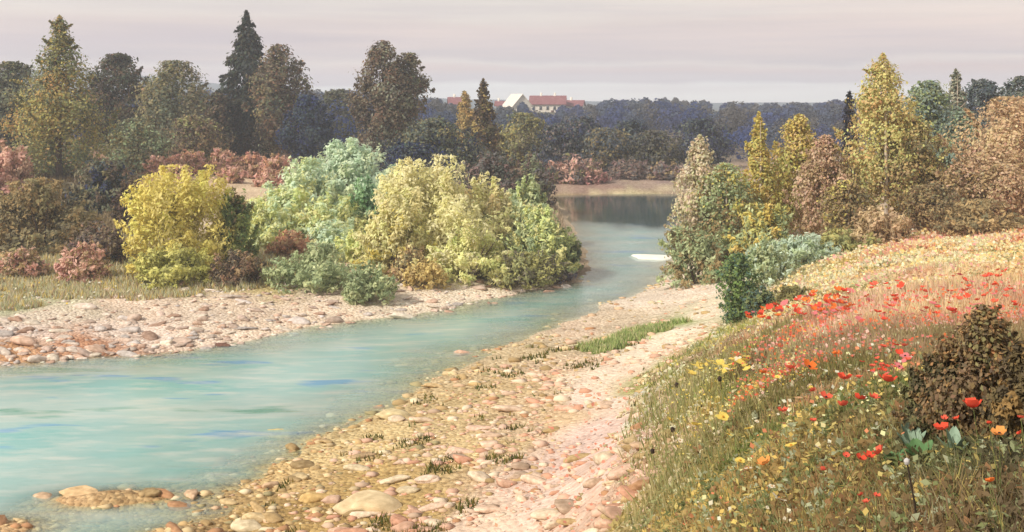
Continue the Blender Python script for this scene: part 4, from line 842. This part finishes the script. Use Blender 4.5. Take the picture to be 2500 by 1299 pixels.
def cand_left(n):
    o = []
    while len(o) < n:
        m = 4000; Y = np.exp(sr.uniform(math.log(38), math.log(66), m)); px = sr.uniform(-150, 1400, m); x = (px - 1250) / F * Y
        h = Hgt(x, Y); d = wdist(x, Y); left = x < np.interp(Y, [20, 45, 60, 120], [-30, -3, 4, 13])
        ok = left & (h > -.1) & (d > -1) & (d < 13) & (sr.random(m) < np.exp(-np.maximum(d - 2, 0) / 6) * (.35 + fbm(x * .3, Y * .3, 14)))
        for i in np.nonzero(ok)[0]:
            s = float(np.clip(sr.lognormal(-1.35, .5), .12, .9)); o.append((float(x[i]), float(Y[i]), s, float(sr.normal(0, .4)), float(sr.random())))
    return o[:n]
def pal_left(x, y, q):
    c = SC_left[int(q * 997) % len(SC_left)]; k = .86 + .2 * ((q * 31.7) % 1); return tuple(v * k for v in c)
scatter_stones(G[3], cand_left(1500), pal_left, 'stone', 'pebbles', '')

# pale mound in mid river, added to stand for a highlight on the water
def highlight_mound():
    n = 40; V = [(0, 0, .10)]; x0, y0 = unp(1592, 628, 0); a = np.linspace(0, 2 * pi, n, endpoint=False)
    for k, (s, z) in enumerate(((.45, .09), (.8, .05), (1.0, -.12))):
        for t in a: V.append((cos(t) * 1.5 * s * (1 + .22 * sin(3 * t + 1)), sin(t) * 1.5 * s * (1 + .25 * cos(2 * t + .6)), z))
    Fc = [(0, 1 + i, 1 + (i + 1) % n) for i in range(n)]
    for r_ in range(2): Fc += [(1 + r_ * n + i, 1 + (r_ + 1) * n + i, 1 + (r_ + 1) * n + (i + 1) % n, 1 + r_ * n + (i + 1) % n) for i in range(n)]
    me = bpy.data.meshes.new('highlight_mound'); me.from_pydata(V, [], Fc); me.polygons.foreach_set('use_smooth', np.ones(len(me.polygons), dtype=bool))
    tag(link('highlight_mound', me, mat_plain('highlight_white', (240, 234, 222), .9, 2, .15), None, (x0, y0, 0)), 'small white mound shaped for a highlight in mid river beside the silvery birch', None, None, 'structure')
highlight_mound()

# ------------------------------------------------------------------ grass
def blades(n_try, Yr, pxr, keep, hfun, colfun, wfac, r, seg=1, dens=None):
    Y = np.exp(r.uniform(math.log(Yr[0]), math.log(Yr[1]), n_try)); px = r.uniform(pxr[0], pxr[1], n_try); x = (px - 1250) / F * Y
    k = keep(x, Y, r); x = x[k]; Y = Y[k]; n = len(x); z = Hgt(x, Y) - .02
    h = hfun(x, Y, r); w = wfac * Y / 1098 + .004
    a = r.uniform(0, 2 * pi, n); lean = r.normal(0, .3, (n, 2)) * h[:, None]; bx = np.cos(a) * w / 2; by = np.sin(a) * w / 2
    c = colfun(x, Y, r)
    if seg == 1:
        V = np.stack([np.stack([x - bx, Y - by, z], 1), np.stack([x + bx, Y + by, z], 1), np.stack([x + lean[:, 0], Y + lean[:, 1], z + h], 1)], 1).reshape(-1, 3)
        return V, np.arange(n * 3).reshape(n, 3), np.repeat(c, 3, 0)
    mx = lean * .3; top = np.stack([x + lean[:, 0], Y + lean[:, 1], z + h], 1)
    a0 = np.stack([x - bx, Y - by, z], 1); a1 = np.stack([x + bx, Y + by, z], 1)
    m0 = np.stack([x - bx * .75 + mx[:, 0], Y - by * .75 + mx[:, 1], z + h * .55], 1); m1 = np.stack([x + bx * .75 + mx[:, 0], Y + by * .75 + mx[:, 1], z + h * .55], 1)
    V = np.stack([a0, a1, m1, a0, m1, m0, m0, m1, top], 1).reshape(-1, 3)
    return V, np.arange(n * 9).reshape(-1, 3), np.repeat(c, 9, 0)
def herbs(n_try, Yr, pxr, keep, cols, r, top=.22):
    """low leafy growth: clumps of small leaves"""
    K = n_try // 26; Y = np.exp(r.uniform(math.log(Yr[0]), math.log(Yr[1]), K)); px = r.uniform(pxr[0], pxr[1], K); x = (px - 1250) / F * Y
    k = keep(x, Y, r); x = x[k]; Y = Y[k]; K = len(x); rad = (.05 + .009 * Y) * r.uniform(.5, 1.5, K); hh = top * r.uniform(.4, 1.3, K) * (1 + Y * .008)
    base = gcolor(x, Y, .2); pals = np.array([lin(c) for c in cols]); m = r.random(K) < .45; base[m] = pals[r.integers(0, len(pals), m.sum())]
    p = np.repeat(np.arange(K), 26); n = len(p); d = r.normal(size=(n, 3)); d /= np.linalg.norm(d, axis=1, keepdims=True); q = r.random(n) ** .5
    X = x[p] + d[:, 0] * rad[p] * q; YY = Y[p] + d[:, 1] * rad[p] * q; Z = Hgt(X, YY) + np.abs(d[:, 2]) * hh[p] * q
    c = base[p] * r.uniform(.8, 1.2, (n, 1)) * 1.15
    return leaves_mesh('herbs', np.stack([X, YY, Z], 1), d * .6 + np.array([0, -.1, .8]) + r.normal(size=(n, 3)) * .4, (2.3 * YY / 1098 + .012) * r.uniform(.5, 1.5, n), np.clip(c, .01, .75), np.array([0, 0, 1.]) + d + r.normal(size=(n, 3)) * .4, 1.9, False, r)
def gc(gain=1.0, jit=.25, hue=None):
    def f(x, Y, r):
        c = gcolor(x, Y, .20) * r.uniform(1 - jit, 1 + jit, (len(x), 1)) * gain * (1 + r.normal(size=(len(x), 3)) * .06)
        if hue is not None:
            pals = np.array([lin(q) for q in hue]); m = r.random(len(x)) < .35; c[m] = pals[r.integers(0, len(pals), m.sum())]
        edge = uphill(x, Y) < .6 + 1.6 * r.random(len(x)); eg = np.array([lin(q) for q in [(160, 158, 106), (178, 168, 118), (138, 144, 92), (186, 172, 126)]]); c[edge] = eg[r.integers(0, 4, edge.sum())] * r.uniform(.85, 1.15, (edge.sum(), 1))
        return np.clip(c, .01, .8)
    return f
def meadow():
    r = np.random.default_rng(12)
    keep = lambda x, Y, r: (uphill(x, Y) > -.5 + 1.3 * r.random(len(x)) ** .7) & (fbm(x * 1.1, Y * 1.1, 60) > .28)
    hf = lambda x, Y, r: (.16 + .012 * Y ** .9) * r.uniform(.5, 1.5, len(x)) * np.where(Y > 30, .42, .75)
    V, Fc, C = blades(38000, (4, 15), (1450, 2750), keep, lambda x, Y, r: .145 * r.uniform(.4, 1.5, len(x)) * (.6 + .8 * fbm(x * .9, Y * .9, 44)), gc(1.25, .3, [(170, 158, 98), (128, 132, 84), (186, 164, 106), (112, 100, 72), (150, 142, 110)]), 1.5, r, 2)
    tag(link('meadow_grass', npmesh('near_grass', V, Fc, C), ML), 'ochre and green meadow grass on the near slope at lower right', 'grass', None, 'stuff')
    V, Fc, C = blades(60000, (13, 58), (1500, 2700), keep, hf, gc(1.12, .22), 2.2, r)
    tag(link('meadow_grass', npmesh('far_grass', V, Fc, C), ML), 'cream and pink dry grass on the upper slope below the birches', 'grass', None, 'stuff')
    kh = lambda x, Y, r: uphill(x, Y) > -.9 + 1.6 * r.random(len(x))
    me = herbs(125000, (4.5, 15), (1450, 2750), kh, [(126, 132, 88), (150, 156, 116), (108, 116, 74), (186, 170, 108), (204, 180, 108), (146, 112, 80), (166, 170, 140)], r, .17)
    tag(link('meadow_herbs', me, ML), 'low sage green and straw leafy growth on the near slope', 'plants', None, 'stuff')
    me = herbs(125000, (14, 58), (1500, 2700), kh, [(216, 202, 168), (228, 214, 176), (170, 172, 124), (204, 184, 148), (220, 192, 166), (156, 156, 110)], r, .14)
    tag(link('meadow_herbs', me, ML), 'low cream and sage leafy growth on the upper slope', 'plants', None, 'stuff')
    # sprouts of grass between the stones and the green strip by the path
    gs = np.array([hit(a, b)[:2] for a, b in [(1470, 850), (1530, 828), (1590, 806), (1650, 785)]])
    def keep2(x, Y, r):
        d = np.min(np.hypot(x[:, None] - gs[None, :, 0], (Y[:, None] - gs[None, :, 1]) * .8), 1); return (d < .55 + .9 * fbm(x * 1.5, Y * 1.5, 77)) & (r.random(len(x)) < .62 - d * .3) & (fbm(x * 2.2, Y * 2.2, 78) > .38)
    V, Fc, C = blades(60000, (33, 46), (1400, 1740), keep2, lambda x, Y, r: .24 * r.uniform(.4, 1.3, len(x)), gc(.5, .2, [(120, 156, 72), (146, 172, 84), (104, 140, 66), (170, 176, 96)]), 2.0, r)
    cols = np.array([lin(c) for c in [(160, 178, 112), (180, 190, 126), (146, 162, 104), (204, 196, 150)]]); C = np.repeat(cols[r.integers(0, 4, len(V) // 3)], 3, 0)
    tag(link('grass_strip', npmesh('grass_strip', V, Fc, C), ML), 'fresh green grass strip on the gravel left of the path', 'grass', None, 'stuff')
    k3 = lambda x, Y, r: (wdist(x, Y) > .8) & (uphill(x, Y) < 0) & (fbm(x * 1.0, Y * 1.0, 91) < .36) & ~pathness(x, Y) & (x > np.interp(Y, [20, 45, 60], [-30, -3, 4]))
    cols3 = np.array([lin(c) for c in [(96, 106, 54), (116, 116, 62), (134, 116, 60), (80, 84, 46)]])
    V, Fc, C = blades(50000, (18, 44), (300, 1600), k3, lambda x, Y, r: .16 * r.uniform(.4, 1.4, len(x)), lambda x, Y, r: cols3[r.integers(0, 4, len(x))] * r.uniform(.8, 1.2, (len(x), 1)), 2.0, r)
    tag(link('sparse_grass', npmesh('sparse_grass', V, Fc, C), ML), 'mossy dark grass growing between the stones of the near bank', 'grass', None, 'stuff')
    # far bar: sage and yellowish growth in front of the bushes
    cols4 = np.array([lin(c) for c in [(200, 200, 166), (184, 186, 146), (214, 204, 172), (190, 170, 140), (216, 196, 128)]])
    k4 = lambda x, Y, r: (wdist(x, Y) > 7.0) & (Y > 49) & (x < 2) & (fbm(x * .4, Y * .4, 17) + np.clip((wdist(x, Y) - 9) / 12, 0, .22) > .55)
    V, Fc, C = blades(60000, (46, 70), (-100, 1350), k4, lambda x, Y, r: .30 * r.uniform(.4, 1.4, len(x)), lambda x, Y, r: cols4[r.integers(0, 5, len(x))] * r.uniform(.8, 1.15, (len(x), 1)), 2.2, r)
    tag(link('bar_grass', npmesh('bar_grass', V, Fc, C), ML), 'sage and straw coloured grass on the far gravel bar under the bushes', 'grass', None, 'stuff')
    # scrubby ground under and behind the left bushes and on the far shore
    k5 = lambda x, Y, r: (Hgt(x, Y) > .25) & (uphill(x, Y) < 30) & ((gcolor(x, Y).sum(1)) < 1.3)
    V, Fc, C = blades(40000, (68, 112), (-150, 1400), k5, lambda x, Y, r: .5 * r.uniform(.4, 1.4, len(x)), lambda x, Y, r: np.clip(gcolor(x, Y, .09) * r.uniform(.65, 1.15, (len(x), 1)), .01, .8), 2.8, r)
    tag(link('scrub_grass', npmesh('scrub_grass', V, Fc, C), ML), 'brown and mauve rough grass around the sandy strip and far shore', 'grass', None, 'stuff')
meadow()

# ------------------------------------------------------------------ flowers
def petal_mesh(colr, name, cup=.35, w=.9, nseg=5):
    r = np.random.default_rng(abs(hash(colr)) % 1000 if False else int(sum(colr))); V = []; Fc = []
    for i in range(4):
        t = i / 3
        for j in range(nseg):
            s = (j / (nseg - 1) - .5); ww = w * (.18 + .82 * sin(pi * min(t * .62 + .08, 1)))
            V.append((s * ww, t - .12 * abs(s) * 2 * t, cup * t * t + .10 * abs(s) * t + r.normal(0, .02)))
    for i in range(3):
        for j in range(nseg - 1): a = i * nseg + j; Fc.append((a, a + 1, a + nseg + 1, a + nseg))
    me = npmesh(name, np.array(V) * .5, np.array(Fc), None, True); return me
def mat_petal(name, c, c2=None):
    m = newmat(name); t = m.node_tree; tc = N(t, 'ShaderNodeTexCoord'); n = nz(t, 6, 3, tc.outputs['Object'])
    col = mixc(t, n.outputs['Fac'], lin4(c), lin4(c2 or tuple(v * .82 for v in c)))
    d = N(t, 'ShaderNodeBsdfDiffuse'); tr = N(t, 'ShaderNodeBsdfTranslucent'); mx = N(t, 'ShaderNodeMixShader'); mx.inputs[0].default_value = .35
    t.links.new(col, d.inputs[0]); t.links.new(col, tr.inputs[0]); t.links.new(d.outputs[0], mx.inputs[1]); t.links.new(tr.outputs[0], mx.inputs[2]); out(t, mx.outputs[0]); return m
PC = {'red': ((234, 100, 74), (222, 78, 58)), 'coral': ((236, 118, 92), (226, 92, 74)), 'pink': ((226, 140, 138), (214, 116, 124)), 'orange': ((238, 136, 66), (228, 108, 52)), 'yellow': ((240, 222, 128), (232, 200, 92)), 'white': ((240, 232, 210), (232, 214, 184)), 'yred': ((240, 196, 110), (228, 112, 66))}
PET = {}
for k, (a, b) in PC.items():
    me = petal_mesh(a, 'petal', .55 if k in ('red', 'coral', 'orange', 'yred') else .15, 1.05 if k != 'white' else .8); me.materials.append(mat_petal(k + '_petal', a, b)); PET[k] = me
MSTEM = mat_plain('stem_green', (104, 112, 62), .8, 10, .3); MCEN = mat_plain('flower_centre', (52, 38, 30), .9, 20); MCENY = mat_plain('yellow_centre', (196, 140, 50), .9, 20)
def centre_mesh(m):
    import bmesh
    bm = bmesh.new(); bmesh.ops.create_icosphere(bm, subdivisions=1, radius=.11); me = bpy.data.meshes.new('flower_centre'); bm.to_mesh(me); bm.free()
    for v in me.vertices: v.co.z = v.co.z * .8 + .06
    me.materials.append(m); return me
CEN = {False: centre_mesh(MCEN), True: centre_mesh(MCENY)}
def stem_mesh(seed):
    r = np.random.default_rng(seed); b = r.normal(0, .12, 2)
    V, f = tube([(b[0], b[1], -1), (b[0] * .3, b[1] * .6, -.45), (0, 0, 0)], [.012, .010, .007], 5); me = npmesh('stem', V, f, None, True); me.materials.append(MSTEM); return me
STEM = [stem_mesh(i) for i in range(5)]
fr = np.random.default_rng(31)
def flower(px, py, wpx, kind, label, name='poppy', stemh=.38, group=None, cat='flower', parts=True):
    # stands where the line of sight at (px,py) is stemh above the ground
    ys = _ys; xs = (px - 1250) / F * ys; zr = CZ - (py - HY) / F * ys; g = Hgt(xs, ys); k = int(np.argmax(g + stemh >= zr)); x, y = xs[k], ys[k]; z = g[k] + stemh
    s = wpx / F * y / .95
    s = float(np.clip(s, .03, .2)); root = empty(name, (x, y, z), fr.uniform(0, 6)); root.rotation_euler = (fr.normal(.15, .22), fr.normal(0, .22), fr.uniform(0, 6)); tag(root, label, cat, group)
    npet = 5 if kind in ('white', 'yellow') else 4
    for i in range(npet):
        p = bpy.data.objects.new('petal', PET[kind]); COL.objects.link(p); p.parent = root; p.rotation_euler = (fr.normal(0, .12), 0, i * 2 * pi / npet + fr.normal(0, .1)); p.scale = (s, s * fr.uniform(.85, 1.1), s)
    c = bpy.data.objects.new('flower_centre', CEN[kind in ('white', 'yellow')]); COL.objects.link(c); c.parent = root; c.scale = (s, s, s)
    st = bpy.data.objects.new('stem', STEM[fr.integers(0, 5)]); COL.objects.link(st); st.parent = root; q = stemh + .03; st.scale = (q * .5, q * .5, q)
    return root
FL = [(2376, 996, 52, 'red', 'largest bright red poppy in front of the dark brown bush'), (2300, 1050, 38, 'red', 'orange-red poppy with dark centre beside the broad green leaves'), (2335, 1028, 18, 'red', 'tiny red poppy between the two big poppies at right'),
 (2306, 1022, 16, 'coral', 'small coral bud above the orange-red poppy'), (2415, 1037, 14, 'red', 'small red poppy right below the largest bright red poppy'), (2440, 1066, 38, 'yred', 'cream poppy with a red edge against the dark corner bush'), (2492, 1024, 18, 'coral', 'coral poppy cut by the right edge of the frame'), (2490, 1064, 16, 'red', 'small red poppy low at the right edge'),
 (2062, 925, 36, 'red', 'red poppy with black spots alone in the middle of the slope'), (2168, 932, 44, 'red', 'flat wide red poppy right of the black-spotted one'), (1985, 955, 20, 'coral', 'small coral poppy left below the black-spotted one'), (1930, 902, 26, 'coral', 'coral poppy at the left of the slope row'),
 (1975, 897, 40, 'orange', 'orange poppy at the left of the slope row'), (1863, 911, 22, 'orange', 'small orange poppy left of the slope flowers'), (2040, 865, 18, 'orange', 'small orange poppy above the slope row'), (2017, 975, 30, 'coral', 'pale coral poppy with a light rim in the mid slope'),
 (2058, 992, 30, 'coral', 'coral poppy upright in the green grass of the slope'), (2100, 978, 30, 'red', 'left one of two joined red poppies in the mid slope'), (2132, 972, 26, 'coral', 'right one of two joined red poppies in the mid slope'), (1910, 1005, 26, 'coral', 'pinkish poppy with yellow base at the centre of the slope'),
 (1986, 1032, 18, 'coral', 'upright pink bud standing in the green grass'), (1995, 1096, 16, 'white', 'round white flower with a pink cheek on a thin stem'), (1932, 1090, 34, 'yellow', 'yellow flower with an orange top left of the round white one'), (1866, 1134, 36, 'yred', 'red and yellow poppy low in the golden grass'),
 (1807, 1127, 26, 'yellow', 'cream yellow flower left of the red and yellow poppy'), (2010, 1150, 20, 'coral', 'pale red poppy above the purple shade at the bottom'), (2066, 1118, 18, 'coral', 'small pink-red poppy left of the red trio'), (2100, 1122, 26, 'red', 'left poppy of the red trio near the bottom'),
 (2122, 1116, 26, 'red', 'middle poppy of the red trio near the bottom'), (2148, 1108, 34, 'coral', 'right poppy of the red trio with a white rim'), (1828, 1048, 26, 'yellow', 'yellow flower with an orange tip in the upper golden grass'), (1765, 1022, 28, 'yellow', 'pale yellow flower with a dark heart at the top of the golden grass'),
 (1700, 1038, 34, 'yellow', 'wide yellow flower near the path edge'), (1636, 1026, 20, 'yellow', 'yellow flower nearest to the path'), (1780, 1062, 16, 'yellow', 'small yellow flower between the taller yellow ones'), (1660, 1076, 16, 'white', 'cream flower low beside the path'),
 (1848, 1030, 12, 'white', 'tiny white flower head on a leaning stem'), (1990, 1000, 12, 'yellow', 'tiny yellow flower in the middle of the green grass'), (1980, 948, 12, 'yellow', 'tiny yellow flower above the green grass'), (1898, 922, 14, 'yellow', 'tiny cream flower under the small orange poppy'),
 (2102, 1220, 16, 'coral', 'small coral poppy in the brown grass at the bottom'), (2140, 1224, 16, 'coral', 'tiny coral poppy right of the one in the brown grass'), (2115, 1234, 18, 'coral', 'lowest coral poppy in the brown grass'), (2418, 1195, 26, 'orange', 'orange flower glowing low in the brown grass at lower right'),
 (1902, 1222, 40, 'white', 'pale cream large flower low in the golden grass'), (1885, 1190, 18, 'white', 'white flower below the red and yellow poppy'), (1828, 1144, 22, 'white', 'dull white flower beside the red and yellow poppy'), (2210, 870, 24, 'pink', 'pink poppy with purple tint left of the dark brown bush'), (2195, 898, 20, 'pink', 'deep pink flower on the slope left of the dark brown bush')]
for px, py, w, k, lb in FL:
    flower(px, py, w, k, lb, 'poppy' if k in ('red', 'coral', 'orange', 'yred', 'pink') else ('yellow_flower' if k == 'yellow' else 'white_flower'), .42 if py > 980 else .34, None, 'poppy' if k in ('red', 'coral', 'orange', 'yred', 'pink') else 'flower')
def merged_head(kind, name):
    base = PET[kind]; v = np.empty(len(base.vertices) * 3, np.float32); base.vertices.foreach_get('co', v); v = v.reshape(-1, 3); f = np.array([tuple(p.vertices) for p in base.polygons]); Vs = []; Fs = []
    for i in range(4):
        a = i * pi / 2; Vs.append(np.stack([v[:, 0] * cos(a) - v[:, 1] * sin(a), v[:, 0] * sin(a) + v[:, 1] * cos(a), v[:, 2]], 1)); Fs.append(f + len(v) * i)
    me = npmesh(name, np.concatenate(Vs), np.concatenate(Fs), None, True); me.materials.append(base.materials[0]); return me
HEAD = {k: merged_head(k, 'flower_head') for k in PET}
zones = [((1820, 740, 2080, 800), [('red', .45), ('orange', .25), ('pink', .3)], 110, 'flowers in the red and orange drift below the cream meadow', ('poppy', 'drift by the teal bush')),
         ((2060, 700, 2480, 810), [('red', .3), ('coral', .3), ('pink', .4)], 90, 'flowers in the pink drift on the upper slope', ('poppy', 'drift above the brown bush')),
         ((2080, 900, 2230, 1000), [('coral', .4), ('pink', .4), ('red', .2)], 36, 'flowers in the pink patch beside the dark brown bush', ('poppy', 'patch beside the brown bush')),
         ((1680, 905, 1830, 945), [('yellow', .85), ('white', .15)], 36, 'yellow flowers in the patch above the green slope', ('flower', 'bright patch near the path'))]
for (x0, y0, x1, y1), mix, n, grp, lb in zones:
    for i in range(n):
        px = fr.uniform(x0, x1); py = fr.uniform(y0, y1) + (px - (x0 + x1) / 2) * (-.09 if y0 < 820 else -.05); k = fr.choice([m[0] for m in mix], p=[m[1] for m in mix])
        x, y, z = hit(px, py); s = fr.uniform(11, 26) / F * y * (.95 if y > 16 else .8)
        root = empty('poppy' if k not in ('yellow', 'white') else 'yellow_flower', (x, y, z + .30)); root.rotation_euler = (fr.normal(.1, .25), fr.normal(0, .25), fr.uniform(0, 6))
        third = ['left', 'middle', 'right'][min(2, int((px - x0) / (x1 - x0) * 3))]; row = ['upper', 'lower'][int(py + (px - (x0 + x1) / 2) * (.09 if y0 < 820 else .05) > (y0 + y1) / 2)]
        tag(root, 'small %s %s in the %s %s of the %s' % (k, lb[0], row, third, lb[1]), 'poppy' if k not in ('yellow', 'white') else 'flower', grp)
        h = bpy.data.objects.new('flower_head', HEAD[k]); COL.objects.link(h); h.parent = root; h.scale = (s, s, s * .8)
        st = bpy.data.objects.new('stem', STEM[i % 5]); COL.objects.link(st); st.parent = root; st.scale = (.3, .3, .33)
# carpets of blossom too many to count
def blossom(name, label, n, zone, keep, cols, size, r):
    Y = np.exp(r.uniform(math.log(zone[2]), math.log(zone[3]), n)); px = r.uniform(zone[0], zone[1], n); x = (px - 1250) / F * Y; k = keep(x, Y, r); x = x[k]; Y = Y[k]; z = Hgt(x, Y) + r.uniform(.08, .32, len(x)) * (1 if zone[2] < 40 or zone[0] > 1500 else .6)
    cc = np.array([lin(c) for c in cols])[r.integers(0, len(cols), len(x))] * r.uniform(.85, 1.15, (len(x), 1))
    me = leaves_mesh(name, np.stack([x, Y, z], 1), r.normal(size=(len(x), 3)) * .35 + np.array([0, -.45, .8]), size * Y / 1098 * r.uniform(.6, 1.5, len(x)), np.clip(cc, 0, .85), None, 1.2, False, r)
    tag(link(name, me, ML), label, 'flowers', None, 'stuff')
br = np.random.default_rng(4)
cl = lambda s, th, sc=.5: (lambda x, Y, r: (uphill(x, Y) > .6) & (fbm(x * sc, Y * sc, s) > th))
blossom('poppy_carpet', 'carpet of countless red and coral poppies across the middle of the slope', 4200, (1780, 2650, 14, 30), cl(3, .50, .35), [(228, 104, 80), (232, 124, 100), (222, 136, 128), (232, 130, 80)], 2.9, br)
blossom('pink_blossom', 'carpet of pale pink blossom below the trees and over the slope', 3200, (1850, 2650, 15, 60), cl(8, .54), [(228, 176, 164), (232, 192, 176), (222, 156, 150), (236, 206, 180)], 2.9, br)
blossom('yellow_blossom', 'carpet of cream and yellow blossom over the sunny upper slope', 6500, (1850, 2700, 31, 60), cl(15, .42), [(240, 228, 178), (238, 216, 152), (236, 196, 130), (242, 232, 200)], 2.4, br)
blossom('meadow_specks', 'yellow specks of blossom in the green slope near the path', 1500, (1560, 2000, 15, 34), cl(25, .5, .8), [(234, 214, 120), (226, 196, 96), (236, 226, 170)], 2.0, br)
blossom('slope_blossom', 'white and pale yellow blossom dotted through the near slope beside the path', 620, (1530, 2250, 7, 20), cl(31, .45, 1.4), [(238, 226, 170), (240, 232, 206), (236, 204, 120), (232, 150, 110)], 4.0, br)
blossom('path_petals', 'coral fallen petals strewn over the near end of the path', 260, (1200, 1560, 18, 34), lambda x, Y, r: pathness(x, Y), [(214, 150, 128), (208, 140, 120), (222, 170, 150), (198, 160, 130)], 3.0, br)
kb = lambda x, Y, r: (wdist(x, Y) > 6.5) & (x < 0) & (fbm(x * .6, Y * .6, 40) > .5)
blossom('bar_blossom', 'white and yellow blossom scattered in front of the bushes on the far bar', 700, (-80, 900, 50, 58), kb, [(240, 236, 222), (238, 230, 206), (228, 196, 88)], 2.2, br)

# broad-leaved plant among the poppies
MDOCK = mat_plain('broad_green_leaf', (92, 126, 80), .6, 4, .3); MDOCK2 = mat_plain('blue_green_leaf', (132, 154, 132), .6, 4, .3)
def leafblade(w, L, curl):
    V = []; Fc = []; n = 7
    for i in range(n):
        t = i / (n - 1); ww = w * sin(pi * min(max(t * .92 + .06, 0), 1)) ** .7
        for s in (-1, -.5, 0, .5, 1): V.append((s * ww / 2, t * L * .55, t * L - curl * t * t * L * .5 + abs(s) * .02))
    for i in range(n - 1):
        for j in range(4): a = i * 5 + j; Fc.append((a, a + 1, a + 6, a + 5))
    return npmesh('leaf', np.array(V), np.array(Fc), None, True)
LB = [leafblade(.17, .26, .5), leafblade(.14, .22, .9)]
for m in LB: m.materials.append(MDOCK)
LB2 = [leafblade(.12, .30, .3)]; LB2[0].materials.append(MDOCK2)
for px, py, n, lb, ms in [(2245, 1120, 12, 'bright green broad-leaved plant under the orange-red poppy', LB), (2180, 1130, 9, 'smaller green broad-leaved plant left of the bright green one', LB), (2330, 1110, 9, 'blue-green broad-leaved plant in the shade right of the bright green one', LB2), (2225, 1095, 8, 'grey-green broad-leaved plant behind the bright green one', LB2)]:
    x, y, z = hit(px, py + 40); root = empty('broadleaf_plant', (x, y, z)); tag(root, lb, 'plant')
    for i in range(n):
        o = bpy.data.objects.new('leaf', ms[i % len(ms)]); COL.objects.link(o); o.parent = root; o.rotation_euler = (fr.normal(0, .1), 0, i * 2 * pi / n + fr.normal(0, .3)); q = fr.uniform(.38, .68); o.location = (0, 0, .06); o.scale = (q, q, q)
# seed heads on dark stems
MDST = mat_plain('dark_stem', (62, 50, 40), .9, 8, .3); MBUD = mat_plain('pale_seed_head', (196, 192, 190), .8, 20, .3)
import bmesh
def bud():
    bm = bmesh.new(); bmesh.ops.create_icosphere(bm, subdivisions=2, radius=1)
    for v in bm.verts: v.co.z *= 1.3; v.co *= (1 + .12 * sin(v.co.x * 9) * cos(v.co.y * 9))
    me = bpy.data.meshes.new('seed_head'); bm.to_mesh(me); bm.free(); return me
for px, py, bpy_, m, lb in [(2214, 1132, 1200, MBUD, 'dark thin stem with a pale seed head in front at lower right'), (1642, 1050, 1075, MCEN, 'dark seed head near the path beside the yellow flowers'), (1652, 940, 960, MCEN, 'tiny dark seed head left of the bright yellow patch'), (1757, 925, 950, MCEN, 'tiny dark seed head inside the bright yellow patch'), (1593, 1103, 1120, MCEN, 'cluster-like dark seed head at the left edge of the golden grass')]:
    ys = _ys; st = .40 if py > 1040 else .36; xs = (px - 1250) / F * ys; zr = CZ - (py - HY) / F * ys; g = Hgt(xs, ys); k = int(np.argmax(g + st >= zr)); x, y = xs[k], ys[k]
    root = empty('seed_stalk', (x, y, g[k])); tag(root, lb, 'seed head')
    V, f = tube([(.06, 0, -.02), (.04, .01, st * .5), (0, 0, st)], [.006, .005, .004], 5); link('stem', npmesh('stem', V, f, None, True), MDST, root)
    b = link('seed_head', bud(), m, root, (0, 0, st)); q = 10 / F * y / 2 + .004; b.scale = (q, q, q)

# ------------------------------------------------------------------ air
def haze():
    me = boxm('haze', -1700, 1700, -400, 1900, -5.0, 52); m = newmat('haze_air'); t = m.node_tree
    v = N(t, 'ShaderNodeVolumePrincipled'); v.inputs['Color'].default_value = (.82, .87, 1.0, 1); v.inputs['Density'].default_value = .0008; v.inputs['Anisotropy'].default_value = .2
    o = N(t, 'ShaderNodeOutputMaterial'); t.links.new(v.outputs[0], o.inputs['Volume'])
    tag(link('haze', me, m), 'thin bluish haze filling the valley air', 'haze', None, 'stuff')
haze()
print('TRIS', sum(len(m.loops) - 2 * len(m.polygons) for m in bpy.data.meshes)); print('objects', len(bpy.data.objects), 'tris', sum(len(o.data.loops) - 2 * len(o.data.polygons) for o in bpy.data.objects if o.type == 'MESH'))
